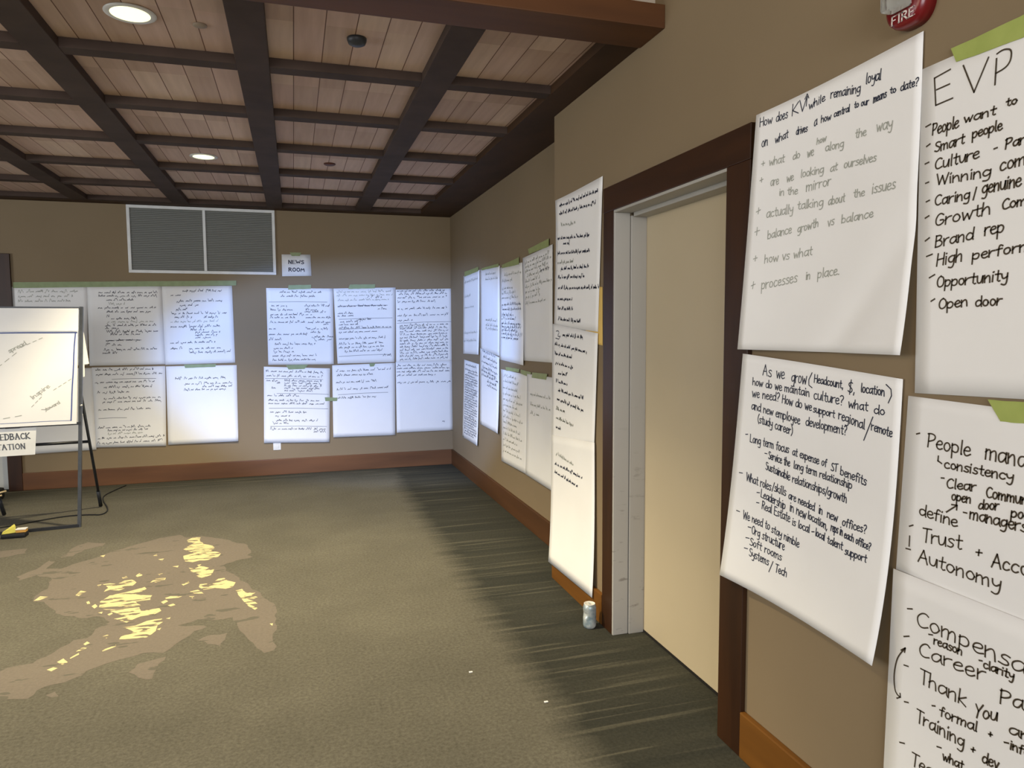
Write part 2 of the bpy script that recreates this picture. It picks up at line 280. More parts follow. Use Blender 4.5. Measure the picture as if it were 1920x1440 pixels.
SHEETS = {
'LUL': dict(w='B', d=0.004, c=[(-2.4912, 1.9154), (-1.8683, 1.9275), (-1.8984, 1.1744), (-2.5126, 1.1721)], ink=[
 ('w', -2.4429, 1.8643, -1.9326, 1.8736, 0.018, 1),
 ('w', -2.4442, 1.8196, -1.9966, 1.8274, 0.018, 1),
 ('w', -2.4456, 1.775, -1.9983, 1.7824, 0.018, 1),
]),
'LUM': dict(w='B', d=0.005, c=[(-1.8725, 1.9274), (-1.2247, 1.935), (-1.2217, 1.1711), (-1.8848, 1.1691)], ink=[
 ('w', -1.776, 1.8626, -1.2476, 1.8688, 0.016, 0),
 ('w', -1.7775, 1.8309, -1.2667, 1.8369, 0.016, 0),
 ('w', -1.7108, 1.7931, -1.4683, 1.7959, 0.016, 0),
 ('w', -1.6953, 1.755, -1.5571, 1.7566, 0.016, 1),
 ('w', -1.7883, 1.7164, -1.2833, 1.7223, 0.016, 0),
 ('w', -1.7159, 1.6783, -1.3322, 1.6828, 0.016, 0),
 ('w', -1.7179, 1.6335, -1.672, 1.634, 0.016, 0),
 ('w', -1.6786, 1.6143, -1.4291, 1.6172, 0.016, 0),
 ('w', -1.7202, 1.5824, -1.3125, 1.5872, 0.016, 1),
 ('w', -1.7332, 1.5466, -1.2903, 1.5518, 0.016, 0),
 ('w', -1.7344, 1.521, -1.6194, 1.5223, 0.0184, 0),
 ('w', -1.7244, 1.4863, -1.269, 1.4916, 0.016, 0),
 ('w', -1.6912, 1.4603, -1.4356, 1.4633, 0.016, 0),
 ('s', [(-1.7336, 1.4093), (-1.5798, 1.4151), (-1.426, 1.4129)], 0),
 ('w', -1.7339, 1.4029, -1.438, 1.4064, 0.0184, 0),
 ('w', -1.7359, 1.358, -1.6033, 1.3596, 0.0184, 0),
 ('w', -1.7551, 1.3132, -1.288, 1.3187, 0.016, 0),
 ('w', -1.768, 1.2813, -1.6299, 1.2829, 0.0184, 0),
]),
'LUR': dict(w='B', d=0.004, c=[(-1.2248, 1.935), (-0.58, 1.9478), (-0.5759, 1.1742), (-1.222, 1.1658)], ink=[
 ('w', -1.0375, 1.8849, -0.6819, 1.892, 0.016, 0),
 ('w', -1.1474, 1.8421, -1.0572, 1.8439, 0.016, 0),
 ('w', -1.0956, 1.7837, -0.6668, 1.7922, 0.0184, 0),
 ('w', -1.067, 1.7445, -0.8845, 1.7481, 0.016, 0),
 ('w', -1.1049, 1.7012, -1.0021, 1.7032, 0.016, 0),
 ('w', -1.1485, 1.6618, -0.6398, 1.6719, 0.016, 0),
 ('w', -1.1198, 1.6264, -0.9623, 1.6295, 0.016, 0),
 ('w', -0.8521, 1.6261, -0.7222, 1.6287, 0.016, 0),
 ('w', -1.1576, 1.5806, -0.7051, 1.5896, 0.016, 1),
 ('w', -1.1596, 1.5308, -0.7007, 1.5399, 0.0184, 0),
 ('w', -0.9792, 1.5007, -0.8566, 1.5031, 0.016, 0),
 ('w', -0.9373, 1.4766, -0.7088, 1.4811, 0.0184, 0),
 ('w', -0.9383, 1.4501, -0.7346, 1.4541, 0.0184, 0),
 ('w', -0.9393, 1.4236, -0.7729, 1.4269, 0.0184, 0),
 ('w', -1.1658, 1.3731, -0.7561, 1.3812, 0.016, 0),
 ('w', -1.168, 1.3178, -1.0592, 1.32, 0.016, 0),
 ('w', -0.9984, 1.3154, -0.7083, 1.3212, 0.016, 0),
 ('w', -0.9999, 1.2756, -0.6156, 1.2832, 0.0184, 0),
]),
'LLL': dict(w='B', d=0.007, b=0.006, c=[(-2.4865, 1.1567), (-1.8443, 1.1478), (-1.8606, 0.3558), (-2.5179, 0.3415)], ink=[
]),
'LLM': dict(w='B', d=0.009, b=0.004, c=[(-1.8664, 1.1535), (-1.2218, 1.1528), (-1.2444, 0.359), (-1.8642, 0.3769)], ink=[
 ('w', -1.8371, 1.122, -1.331, 1.1215, 0.016, 0),
 ('w', -1.8334, 1.0768, -1.2493, 1.0762, 0.016, 0),
 ('s', [(-1.6976, 1.0346), (-1.5042, 1.0384), (-1.3107, 1.0342)], 0),
 ('w', -1.8426, 0.9998, -1.3242, 0.9992, 0.016, 0),
 ('w', -1.7703, 0.9524, -1.3498, 0.9519, 0.016, 0),
 ('w', -1.8299, 0.9025, -1.5408, 0.9022, 0.016, 0),
 ('w', -1.7752, 0.8424, -1.2588, 0.8418, 0.016, 0),
 ('w', -1.7882, 0.8078, -1.2602, 0.8072, 0.016, 0),
 ('w', -1.8259, 0.734, -1.3708, 0.7335, 0.016, 0),
 ('s', [(-1.8293, 0.6562), (-1.7078, 0.6601), (-1.5863, 0.6559)], 0),
 ('w', -1.8393, 0.5592, -1.3659, 0.5587, 0.016, 0),
 ('w', -1.7541, 0.5291, -1.4027, 0.5287, 0.016, 0),
 ('w', -1.7555, 0.4965, -1.4515, 0.4962, 0.016, 1),
 ('w', -1.8437, 0.4552, -1.2562, 0.4546, 0.016, 0),
 ('w', -1.8513, 0.4101, -1.264, 0.4095, 0.016, 0),
]),
'LLR': dict(w='B', d=0.007, b=0.006, br=0.006, c=[(-1.2174, 1.15), (-0.5628, 1.1497), (-0.5712, 0.3703), (-1.2256, 0.3687)], ink=[
 ('w', -1.1369, 1.0197, -0.6747, 1.0195, 0.016, 0),
 ('w', -1.054, 0.9641, -0.6135, 0.9639, 0.016, 0),
 ('w', -0.8893, 0.9326, -0.6018, 0.9325, 0.016, 0),
 ('w', -1.0623, 0.9043, -0.666, 0.9041, 0.016, 0),
]),
'RU1': dict(w='B', d=0.004, br=0.008, c=[(-0.2554, 1.9301), (0.4072, 1.9318), (0.396, 1.1387), (-0.2589, 1.1461)], ink=[
 ('w', -0.1252, 1.8832, 0.2983, 1.8843, 0.016, 0),
 ('w', -0.1149, 1.841, 0.2375, 1.8419, 0.0184, 0),
 ('s', [(-0.2317, 1.7884), (0.0561, 1.7931), (0.3438, 1.7899)], 0),
 ('w', -0.2101, 1.7439, -0.0596, 1.7443, 0.016, 0),
 ('w', 0.1163, 1.745, 0.3787, 1.7457, 0.016, 0),
 ('w', -0.2229, 1.7016, 0.0092, 1.7022, 0.016, 0),
 ('w', 0.1269, 1.7022, 0.2457, 1.7025, 0.016, 0),
 ('w', 0.1146, 1.6838, 0.3291, 1.6844, 0.016, 0),
 ('w', -0.2244, 1.6533, 0.1849, 1.6544, 0.016, 0),
 ('w', -0.2253, 1.623, 0.0187, 1.6236, 0.016, 0),
 ('w', 0.1248, 1.6226, 0.3877, 1.6233, 0.016, 0),
 ('w', -0.2268, 1.5747, 0.1234, 1.5756, 0.016, 0),
 ('w', 0.1471, 1.5734, 0.3865, 1.574, 0.016, 0),
 ('w', 0.3017, 1.5519, 0.3739, 1.5521, 0.016, 0),
 ('w', -0.2403, 1.5081, -0.1769, 1.5083, 0.016, 0),
 ('w', 0.1216, 1.506, 0.3606, 1.5066, 0.016, 0),
 ('w', 0.1681, 1.4712, 0.2875, 1.4715, 0.016, 0),
 ('w', -0.2421, 1.4499, 0.1437, 1.4509, 0.016, 0),
 ('w', 0.1787, 1.4218, 0.3947, 1.4224, 0.016, 0),
 ('w', -0.2437, 1.3966, -0.0989, 1.397, 0.0184, 0),
 ('w', 0.2017, 1.3919, 0.3758, 1.3923, 0.0184, 0),
 ('w', -0.1874, 1.3497, 0.2124, 1.3507, 0.016, 0),
 ('w', -0.2002, 1.3072, -0.0138, 1.3077, 0.016, 0),
 ('w', -0.2013, 1.2707, -0.0031, 1.2712, 0.016, 0),
 ('w', -0.2142, 1.2282, 0.2211, 1.2293, 0.016, 0),
 ('w', -0.2155, 1.1855, 0.208, 1.1866, 0.016, 0),
]),
'RU2': dict(w='B', d=0.005, bl=0.012, c=[(0.4104, 1.9318), (1.0605, 1.9501), (1.0354, 1.1486), (0.4341, 1.1438)], ink=[
 ('w', 0.4426, 1.8883, 1.0239, 1.9047, 0.016, 1),
 ('w', 0.4417, 1.8512, 1.0232, 1.8676, 0.016, 1),
 ('w', 0.7597, 1.8349, 0.9094, 1.8391, 0.0184, 0),
 ('w', 0.4526, 1.8019, 0.9843, 1.8169, 0.016, 1),
 ('s', [(0.4512, 1.7461), (0.7109, 1.7574), (0.9706, 1.7607)], 0),
 ('w', 0.451, 1.7375, 0.9704, 1.7521, 0.016, 0),
 ('w', 0.8694, 1.7136, 0.9699, 1.7164, 0.016, 0),
 ('w', 0.4492, 1.6656, 0.6079, 1.6701, 0.016, 0),
 ('w', 0.4486, 1.6383, 0.6073, 1.6428, 0.016, 0),
 ('s', [(0.46, 1.6097), (0.7392, 1.6216), (1.0185, 1.6254)], 0),
 ('w', 0.6557, 1.6006, 0.792, 1.6044, 0.016, 0),
 ('w', 0.4714, 1.5761, 0.7045, 1.5827, 0.0184, 0),
 ('w', 0.4585, 1.5463, 0.6544, 1.5518, 0.016, 0),
 ('w', 0.4576, 1.5102, 1.0039, 1.5256, 0.016, 0),
 ('s', [(0.4574, 1.504), (0.7306, 1.5157), (1.0038, 1.5194)], 0),
 ('w', 0.4565, 1.4666, 0.8643, 1.4781, 0.016, 0),
 ('w', 0.4548, 1.3981, 0.9384, 1.4117, 0.016, 0),
 ('w', 0.4533, 1.342, 0.9121, 1.3549, 0.016, 0),
 ('w', 0.4524, 1.3046, 0.9239, 1.3179, 0.016, 0),
 ('w', 0.5124, 1.2636, 0.9231, 1.2752, 0.016, 0),
 ('s', [(0.4502, 1.2197), (0.7242, 1.2314), (0.9983, 1.2351)], 0),
 ('w', 0.9097, 1.2179, 0.9984, 1.2204, 0.016, 0),
]),
'RU3': dict(w='B', d=0.004, c=[(1.0614, 1.9274), (1.6807, 1.9455), (1.6741, 1.1362), (1.0508, 1.1367)], ink=[
 ('w', 1.0749, 1.9042, 1.6192, 1.9201, 0.016, 0),
 ('w', 1.0934, 1.8714, 1.6188, 1.8868, 0.016, 0),
 ('w', 1.0799, 1.8333, 1.6183, 1.849, 0.016, 0),
 ('w', 1.0792, 1.7902, 1.4859, 1.8021, 0.016, 0),
 ('w', 1.0778, 1.7141, 1.6167, 1.7299, 0.016, 0),
 ('w', 1.0764, 1.6404, 1.6289, 1.6565, 0.0184, 0),
 ('w', 1.0755, 1.5895, 1.2357, 1.5942, 0.016, 0),
 ('s', [(1.0687, 1.5666), (1.3649, 1.5793), (1.6612, 1.5839)], 0),
 ('w', 1.1, 1.5359, 1.6275, 1.5513, 0.016, 0),
 ('w', 1.0994, 1.5027, 1.6271, 1.5181, 0.016, 0),
 ('w', 1.0988, 1.4695, 1.6267, 1.4849, 0.016, 0),
 ('w', 1.0982, 1.4363, 1.6262, 1.4517, 0.016, 0),
 ('w', 1.0976, 1.4031, 1.6258, 1.4185, 0.016, 0),
 ('w', 1.097, 1.3698, 1.6253, 1.3852, 0.016, 0),
 ('w', 1.0964, 1.3366, 1.6249, 1.352, 0.016, 0),
 ('w', 1.0958, 1.3033, 1.6244, 1.3187, 0.016, 0),
 ('w', 1.0952, 1.2699, 1.624, 1.2854, 0.016, 0),
 ('w', 1.0946, 1.2366, 1.6235, 1.2521, 0.016, 0),
 ('w', 1.094, 1.2033, 1.6231, 1.2188, 0.016, 0),
 ('w', 1.0934, 1.1699, 1.6227, 1.1854, 0.016, 0),
 ('w', 1.0933, 1.5193, 1.3642, 1.5272, 0.016, 1),
]),
'RL1': dict(w='B', d=0.007, b=0.005, c=[(-0.3029, 1.1279), (0.357, 1.096), (0.3307, 0.3136), (-0.3251, 0.3392)], ink=[
 ('w', -0.2833, 1.0747, 0.2817, 1.0474, 0.016, 0),
 ('w', -0.2785, 1.0285, 0.2805, 1.0015, 0.016, 0),
 ('s', [(-0.2916, 1.0064), (-0.0059, 0.9966), (0.2799, 0.9788)], 0),
 ('w', -0.2801, 0.9785, -0.1551, 0.9725, 0.016, 0),
 ('w', -0.1048, 0.9737, 0.2662, 0.9558, 0.016, 0),
 ('w', -0.181, 0.9506, -0.1433, 0.9488, 0.016, 0),
 ('w', -0.1055, 0.9485, 0.2655, 0.9306, 0.016, 0),
 ('w', -0.1064, 0.9206, 0.2648, 0.9027, 0.016, 0),
 ('w', -0.2326, 0.9005, -0.195, 0.8987, 0.016, 0),
 ('w', -0.1071, 0.8967, 0.2512, 0.8794, 0.016, 0),
 ('w', -0.1079, 0.8688, 0.1728, 0.8552, 0.0184, 0),
 ('s', [(-0.1841, 0.8473), (0.0752, 0.8388), (0.3345, 0.8222)], 0),
 ('w', -0.2786, 0.8239, 0.043, 0.8084, 0.016, 0),
 ('w', -0.2676, 0.7746, 0.2348, 0.7503, 0.016, 0),
 ('w', -0.2686, 0.7415, 0.286, 0.7147, 0.016, 0),
 ('s', [(-0.2637, 0.6976), (0.0302, 0.6874), (0.324, 0.6692)], 0),
 ('w', -0.2526, 0.6508, 0.1023, 0.6336, 0.016, 0),
 ('w', -0.2037, 0.6089, -0.0649, 0.6022, 0.016, 0),
 ('w', -0.1988, 0.5621, 0.2163, 0.542, 0.016, 0),
 ('w', -0.2311, 0.5342, -0.0544, 0.5257, 0.016, 0),
 ('s', [(-0.2569, 0.5087), (0.0245, 0.4991), (0.306, 0.4815)], 0),
 ('w', -0.2579, 0.4755, 0.3051, 0.4483, 0.016, 0),
 ('w', 0.1741, 0.424, 0.2912, 0.4183, 0.0184, 0),
]),
'RL2': dict(w='B', d=0.008, b=0.006, c=[(0.3785, 1.1276), (1.0388, 1.1405), (1.0275, 0.3552), (0.3714, 0.3632)], ink=[
 ('w', 0.4187, 1.0584, 0.9888, 1.0695, 0.016, 0),
 ('w', 0.4241, 1.0109, 0.7972, 1.0182, 0.0184, 0),
 ('w', 0.4157, 0.9366, 0.8431, 0.9449, 0.016, 0),
 ('w', 0.4205, 0.8619, 0.9781, 0.8728, 0.016, 0),
 ('s', [(0.4325, 0.8139), (0.6945, 0.823), (0.9565, 0.8241)], 0),
 ('w', 0.4314, 0.7705, 0.826, 0.7782, 0.016, 0),
]),
'RL3': dict(w='B', d=0.007, b=0.006, c=[(1.046, 1.1484), (1.6729, 1.1481), (1.6674, 0.3815), (1.0431, 0.3795)], ink=[
 ('w', 1.0587, 1.1029, 1.6073, 1.1026, 0.0184, 0),
 ('w', 1.0582, 1.0711, 1.6357, 1.0708, 0.0184, 0),
 ('w', 1.0575, 1.0365, 1.6352, 1.0362, 0.016, 0),
 ('w', 1.0568, 0.9977, 1.4772, 0.9975, 0.016, 0),
 ('w', 1.0622, 0.9184, 1.648, 0.9181, 0.0184, 0),
 ('w', 1.5479, 0.4788, 1.5911, 0.4788, 0.0184, 0),
]),
'NEWS': dict(w='B', d=0.004, c=[(-0.0952, 2.273), (0.1885, 2.2772), (0.1933, 2.0596), (-0.0965, 2.0512)], ink=[
]),
'S1': dict(w='F', d=0.004, br=0.01, c=[(-7.1036, 2.0343), (-6.4453, 2.0459), (-6.4763, 1.2603), (-7.1471, 1.2491)], ink=[
 ('w', -7.042, 1.9569, -6.5144, 1.9662, 0.018, 1),
 ('w', -7.0496, 1.8156, -6.7849, 1.8202, 0.018, 1),
 ('w', -7.0555, 1.7057, -6.6574, 1.7125, 0.018, 1),
 ('w', -7.1024, 1.4538, -6.535, 1.4634, 0.018, 1),
 ('w', -7.1067, 1.3753, -6.5717, 1.3843, 0.018, 1),
]),
'S2': dict(w='F', d=0.006, c=[(-6.4178, 2.0437), (-5.7597, 2.0263), (-5.7796, 1.2696), (-6.4259, 1.3015)], ink=[
 ('w', -6.2213, 1.9788, -5.8927, 1.9695, 0.018, 1),
 ('w', -6.222, 1.934, -5.8281, 1.9223, 0.018, 1),
 ('w', -6.2276, 1.5756, -5.8371, 1.5598, 0.018, 1),
 ('w', -6.2283, 1.5308, -5.8382, 1.5145, 0.018, 1),
 ('w', -6.2288, 1.501, -5.839, 1.4843, 0.018, 1),
]),
'S3': dict(w='F', d=0.006, br=0.012, c=[(-5.7441, 2.0074), (-5.1502, 1.9979), (-5.0988, 1.2253), (-5.7967, 1.2419)], ink=[
 ('w', -5.6285, 1.9288, -5.1753, 1.9212, 0.018, 1),
 ('w', -5.6915, 1.8839, -5.3862, 1.8785, 0.018, 1),
 ('w', -5.6948, 1.8226, -5.3854, 1.817, 0.018, 1),
 ('w', -5.6969, 1.7842, -5.3225, 1.7773, 0.018, 1),
 ('w', -5.6991, 1.7459, -5.2586, 1.7376, 0.018, 1),
 ('w', -5.702, 1.6923, -5.1928, 1.6824, 0.018, 0),
 ('w', -5.6913, 1.6537, -5.1586, 1.6431, 0.018, 0),
 ('w', -5.7067, 1.608, -5.3827, 1.6014, 0.018, 0),
 ('w', -5.7083, 1.5774, -5.3171, 1.5693, 0.018, 0),
 ('w', -5.7105, 1.5391, -5.1846, 1.528, 0.018, 0),
 ('w', -5.7119, 1.5122, -5.1831, 1.501, 0.018, 0),
 ('w', -5.7134, 1.4854, -5.2482, 1.4754, 0.018, 0),
 ('w', -5.7151, 1.4548, -5.1466, 1.4424, 0.018, 0),
 ('w', -5.7168, 1.4241, -5.2457, 1.4137, 0.018, 0),
]),
'S4': dict(w='F', d=0.008, c=[(-5.1304, 2.0278), (-4.4851, 2.0571), (-4.4886, 1.2718), (-5.12, 1.2604)], ink=[
 ('w', -5.0781, 1.9763, -4.5498, 1.9993, 0.018, 1),
 ('w', -5.0649, 1.9461, -4.4984, 1.9702, 0.018, 1),
 ('w', -5.0645, 1.9154, -4.5821, 1.9353, 0.018, 1),
 ('w', -5.0319, 1.8782, -4.5501, 1.8975, 0.018, 1),
 ('w', -5.0636, 1.8384, -4.7427, 1.8508, 0.018, 1),
 ('w', -5.0632, 1.8, -4.499, 1.821, 0.018, 1),
 ('w', -5.0627, 1.7615, -4.7425, 1.773, 0.018, 1),
 ('w', -5.0623, 1.7231, -4.7424, 1.7341, 0.018, 1),
 ('w', -5.0617, 1.6769, -4.6145, 1.6916, 0.018, 1),
 ('w', -4.7428, 1.8975, -4.55, 1.9053, 0.018, 0),
]),
'F1': dict(w='F', d=0.006, br=0.012, c=[(-7.1054, 1.1904), (-6.4909, 1.1694), (-6.5439, 0.3862), (-7.2185, 0.3758)], ink=[
 ('w', -7.0195, 1.1387, -6.5868, 1.1253, 0.014, 0),
 ('w', -7.0568, 1.0909, -6.5594, 1.0771, 0.014, 0),
 ('w', -6.9353, 1.0633, -6.53, 1.0527, 0.014, 0),
 ('w', -7.0518, 1.0338, -6.6574, 1.0244, 0.014, 0),
 ('w', -7.0551, 1.0087, -6.5528, 0.9974, 0.014, 0),
 ('w', -7.0583, 0.9836, -6.5546, 0.9731, 0.014, 0),
 ('w', -7.0616, 0.9584, -6.5564, 0.9487, 0.014, 0),
 ('w', -7.0649, 0.9333, -6.6659, 0.9263, 0.014, 0),
 ('w', -7.0682, 0.9081, -6.56, 0.9, 0.014, 0),
 ('w', -7.0715, 0.883, -6.5618, 0.8757, 0.014, 0),
 ('w', -7.0748, 0.8579, -6.5636, 0.8513, 0.014, 0),
 ('w', -7.078, 0.8327, -6.6743, 0.8282, 0.014, 0),
 ('w', -7.0813, 0.8076, -6.5672, 0.8026, 0.014, 0),
 ('w', -7.0846, 0.7825, -6.569, 0.7782, 0.014, 0),
 ('w', -7.0879, 0.7573, -6.5708, 0.7539, 0.014, 0),
 ('w', -7.0912, 0.7322, -6.6828, 0.7301, 0.014, 0),
 ('w', -7.0945, 0.7071, -6.5743, 0.7052, 0.014, 0),
 ('w', -7.0977, 0.6819, -6.5761, 0.6808, 0.014, 0),
 ('w', -7.101, 0.6568, -6.5779, 0.6564, 0.014, 0),
 ('w', -7.1043, 0.6316, -6.6912, 0.632, 0.014, 0),
 ('w', -7.1076, 0.6065, -6.5815, 0.6077, 0.014, 0),
 ('w', -7.1109, 0.5814, -6.5833, 0.5834, 0.014, 0),
 ('w', -7.1141, 0.5562, -6.5851, 0.559, 0.014, 0),
 ('w', -7.1174, 0.5311, -6.6996, 0.5339, 0.014, 0),
 ('w', -7.1207, 0.506, -6.5887, 0.5103, 0.014, 0),
 ('w', -7.124, 0.4808, -6.5905, 0.4859, 0.014, 0),
 ('w', -7.1273, 0.4557, -6.5923, 0.4616, 0.014, 0),
 ('w', -7.1306, 0.4306, -6.7081, 0.4358, 0.014, 0),
]),
'F2': dict(w='F', d=0.009, br=0.012, c=[(-6.4332, 1.3262), (-5.7857, 1.2604), (-5.8108, 0.6071), (-6.4602, 0.6071)], ink=[
 ('w', -6.3369, 1.2951, -5.916, 1.2536, 0.018, 0),
 ('w', -6.3064, 1.2424, -5.853, 1.201, 0.018, 0),
 ('w', -6.373, 1.1985, -5.8547, 1.1548, 0.018, 0),
 ('w', -6.3425, 1.1461, -5.8241, 1.1061, 0.018, 0),
 ('w', -6.3762, 1.113, -5.8902, 1.078, 0.018, 0),
 ('w', -6.3776, 1.0774, -5.8266, 1.0404, 0.018, 0),
 ('w', -6.1847, 1.0228, -5.8606, 1.003, 0.018, 0),
 ('w', -6.186, 0.9881, -5.8618, 0.97, 0.018, 0),
]),
'F3': dict(w='F', d=0.006, b=0.008, c=[(-5.7499, 1.1628), (-4.9957, 1.1547), (-5.0323, 0.4035), (-5.7259, 0.3864)], ink=[
 ('w', -5.6732, 1.1078, -5.2982, 1.1047, 0.018, 1),
 ('w', -5.6721, 1.0614, -5.2617, 1.0587, 0.018, 1),
 ('w', -5.6857, 1.0073, -5.285, 1.0056, 0.018, 1),
 ('w', -5.6845, 0.9593, -5.212, 0.9583, 0.018, 1),
 ('w', -5.6834, 0.9113, -5.1398, 0.9113, 0.018, 1),
 ('w', -5.6822, 0.8632, -5.2875, 0.8641, 0.018, 1),
 ('w', -5.681, 0.8152, -5.2157, 0.8173, 0.018, 1),
 ('w', -5.6798, 0.7672, -5.1446, 0.7707, 0.018, 1),
 ('w', -5.6786, 0.7192, -5.2901, 0.7226, 0.018, 1),
 ('w', -5.6774, 0.6712, -5.2193, 0.6762, 0.018, 1),
 ('w', -5.6762, 0.6232, -5.1493, 0.6302, 0.018, 1),
 ('w', -5.675, 0.5752, -5.2926, 0.5811, 0.018, 1),
 ('w', -5.6739, 0.5272, -5.223, 0.5352, 0.018, 1),
 ('w', -5.6727, 0.4791, -5.1541, 0.4896, 0.018, 1),
]),
'F4': dict(w='F', d=0.009, b=0.008, c=[(-5.037, 1.1643), (-4.476, 1.1721), (-4.4576, 0.3994), (-5.0619, 0.402)], ink=[
 ('w', -4.9565, 1.0127, -4.5293, 1.017, 0.018, 1),
 ('w', -4.9584, 0.9363, -4.5279, 0.9398, 0.018, 1),
 ('w', -4.9598, 0.8752, -4.7577, 0.8765, 0.018, 1),
]),
'T1': dict(w='N', d=0.006, tl=0.012, c=[(-3.8852, 2.2302), (-3.2563, 2.2412), (-3.3074, 1.4829), (-3.9377, 1.5128)], ink=[
 ('w', -3.8323, 2.1867, -3.3143, 2.1761, 0.0123, 0),
 ('w', -3.836, 2.144, -3.3411, 2.1208, 0.0123, 0),
 ('w', -3.8156, 2.0761, -3.5975, 2.0639, 0.0124, 1),
 ('w', -3.8701, 2.0083, -3.4102, 1.9701, 0.0126, 0),
 ('w', -3.7856, 1.9705, -3.6857, 1.9622, 0.0124, 0),
 ('w', -3.8734, 1.9237, -3.3954, 1.8899, 0.0126, 0),
 ('w', -3.8748, 1.8701, -3.6374, 1.8583, 0.0127, 1),
 ('w', -3.8222, 1.8311, -3.4236, 1.8135, 0.0126, 0),
 ('w', -3.867, 1.7872, -3.4822, 1.7666, 0.0128, 0),
 ('w', -3.8675, 1.727, -3.2967, 1.6985, 0.0128, 0),
 ('w', -3.8768, 1.6638, -3.6534, 1.6549, 0.0129, 0),
 ('w', -3.877, 1.6095, -3.6452, 1.6002, 0.0129, 0),
 ('w', -3.8681, 1.5486, -3.5188, 1.5293, 0.0129, 0),
]),
'T2': dict(w='N', d=0.01, c=[(-3.9557, 1.5286), (-3.2983, 1.4749), (-3.3406, 0.8979), (-3.9708, 0.825)], ink=[
 ('w', -3.7867, 1.4571, -3.4937, 1.4477, 0.0127, 0),
 ('w', -3.9129, 1.4042, -3.4409, 1.3701, 0.0131, 0),
 ('w', -3.9131, 1.349, -3.6266, 1.334, 0.0131, 0),
 ('w', -3.904, 1.294, -3.6346, 1.2787, 0.0131, 0),
 ('w', -3.8583, 1.2349, -3.7093, 1.2344, 0.013, 0),
 ('w', -3.8951, 1.1871, -3.7178, 1.1807, 0.0131, 0),
 ('w', -3.8586, 1.1379, -3.4694, 1.1226, 0.013, 0),
 ('w', -3.877, 1.0843, -3.4691, 1.0576, 0.0131, 0),
 ('w', -3.8956, 1.0268, -3.7522, 1.0231, 0.0133, 1),
 ('w', -3.8958, 0.9743, -3.6258, 0.9602, 0.0133, 1),
 ('w', -3.896, 0.9184, -3.8139, 0.913, 0.0133, 0),
 ('s', [(-3.8916, 1.4848), (-3.8566, 1.4879), (-3.8394, 1.4757), (-3.8741, 1.457), (-3.8308, 1.4543)], 0),
 ('s', [(-3.9005, 1.4444), (-3.8481, 1.4389), (-3.8223, 1.4575)], 0),
]),
'T3': dict(w='N', d=0.013, b=0.018, c=[(-3.9671, 0.8676), (-3.3304, 0.9162), (-3.314, 0.1081), (-3.978, 0.0896)], ink=[
 ('w', -3.8883, 0.7613, -3.6177, 0.7449, 0.0134, 1),
 ('w', -3.9068, 0.6984, -3.49, 0.696, 0.0134, 0),
 ('w', -3.9121, 0.6489, -3.5541, 0.6357, 0.0135, 0),
]),
'YEL': dict(w='N', d=0.003, c=[(-3.4736, 1.7218), (-3.261, 1.704), (-3.2551, 1.4142), (-3.472, 1.4322)], ink=[
]),
'KV': dict(w='N', d=0.006, l=0.03, br=0.035, b=0.006, crease=0.012, c=[(-2.0032, 2.1764), (-1.3991, 2.2061), (-1.3943, 1.4297), (-2.0729, 1.4266)], ink=[
 ('t', 'How', -1.9861, 2.1358, -1.9353, 2.1338, 0.0263, 0),
 ('t', 'does', -1.9171, 2.1323, -1.8704, 2.1325, 0.0272, 0),
 ('t', 'KV', -1.8517, 2.1325, -1.797, 2.1362, 0.0342, 0),
 ('t', 'while', -1.7842, 2.1326, -1.7224, 2.1394, 0.0226, 0),
 ('t', 'remaining', -1.7003, 2.1396, -1.5941, 2.1235, 0.0187, 0),
 ('t', 'loyal', -1.5746, 2.1383, -1.5248, 2.1341, 0.0273, 0),
 ('t', 'on', -1.9777, 2.0695, -1.9523, 2.0713, 0.0231, 0),
 ('t', 'what', -1.9202, 2.0686, -1.8666, 2.0735, 0.0241, 0),
 ('t', 'drives', -1.8337, 2.0729, -1.7885, 2.0712, 0.0218, 0),
 ('t', 'a', -1.762, 2.0778, -1.7511, 2.0806, 0.0197, 0),
 ('t', 'how', -1.7347, 2.0822, -1.6981, 2.0806, 0.0194, 0),
 ('t', 'central', -1.6863, 2.0838, -1.6299, 2.0838, 0.0188, 0),
 ('t', 'to our', -1.613, 2.0874, -1.5632, 2.0831, 0.0168, 0),
 ('t', 'means', -1.547, 2.0819, -1.5053, 2.0841, 0.0163, 0),
 ('t', 'to', -1.4937, 2.089, -1.4752, 2.0867, 0.0159, 0),
 ('t', 'date?', -1.4603, 2.0847, -1.4078, 2.0822, 0.0194, 0),
 ('s', [(-1.7952, 2.1456), (-1.7918, 2.172)], 0),
 ('s', [(-1.8011, 2.1671), (-1.792, 2.1796), (-1.7853, 2.1662)], 0),
 ('t', 'how', -1.7491, 2.0246, -1.7142, 2.0266, 0.018, 1),
 ('t', '+', -1.9789, 2.0061, -1.9648, 2.0065, 0.015, 1),
 ('t', 'what', -1.9439, 2.0055, -1.8802, 2.0033, 0.0244, 1),
 ('t', 'do', -1.8447, 2.0019, -1.8163, 2.0025, 0.0221, 1),
 ('t', 'we', -1.786, 1.9967, -1.7615, 1.9973, 0.02, 1),
 ('t', 'along', -1.7151, 1.9972, -1.6472, 1.9934, 0.0221, 1),
 ('t', 'the', -1.6057, 2.0069, -1.5686, 2.0045, 0.0225, 1),
 ('t', 'way', -1.5328, 2.0053, -1.4826, 2.0011, 0.0217, 1),
 ('t', '+', -1.9849, 1.9556, -1.9708, 1.9563, 0.0151, 1),
 ('t', 'are', -1.9364, 1.9416, -1.9033, 1.941, 0.0213, 1),
 ('t', 'we', -1.8681, 1.9402, -1.8405, 1.9412, 0.0191, 1),
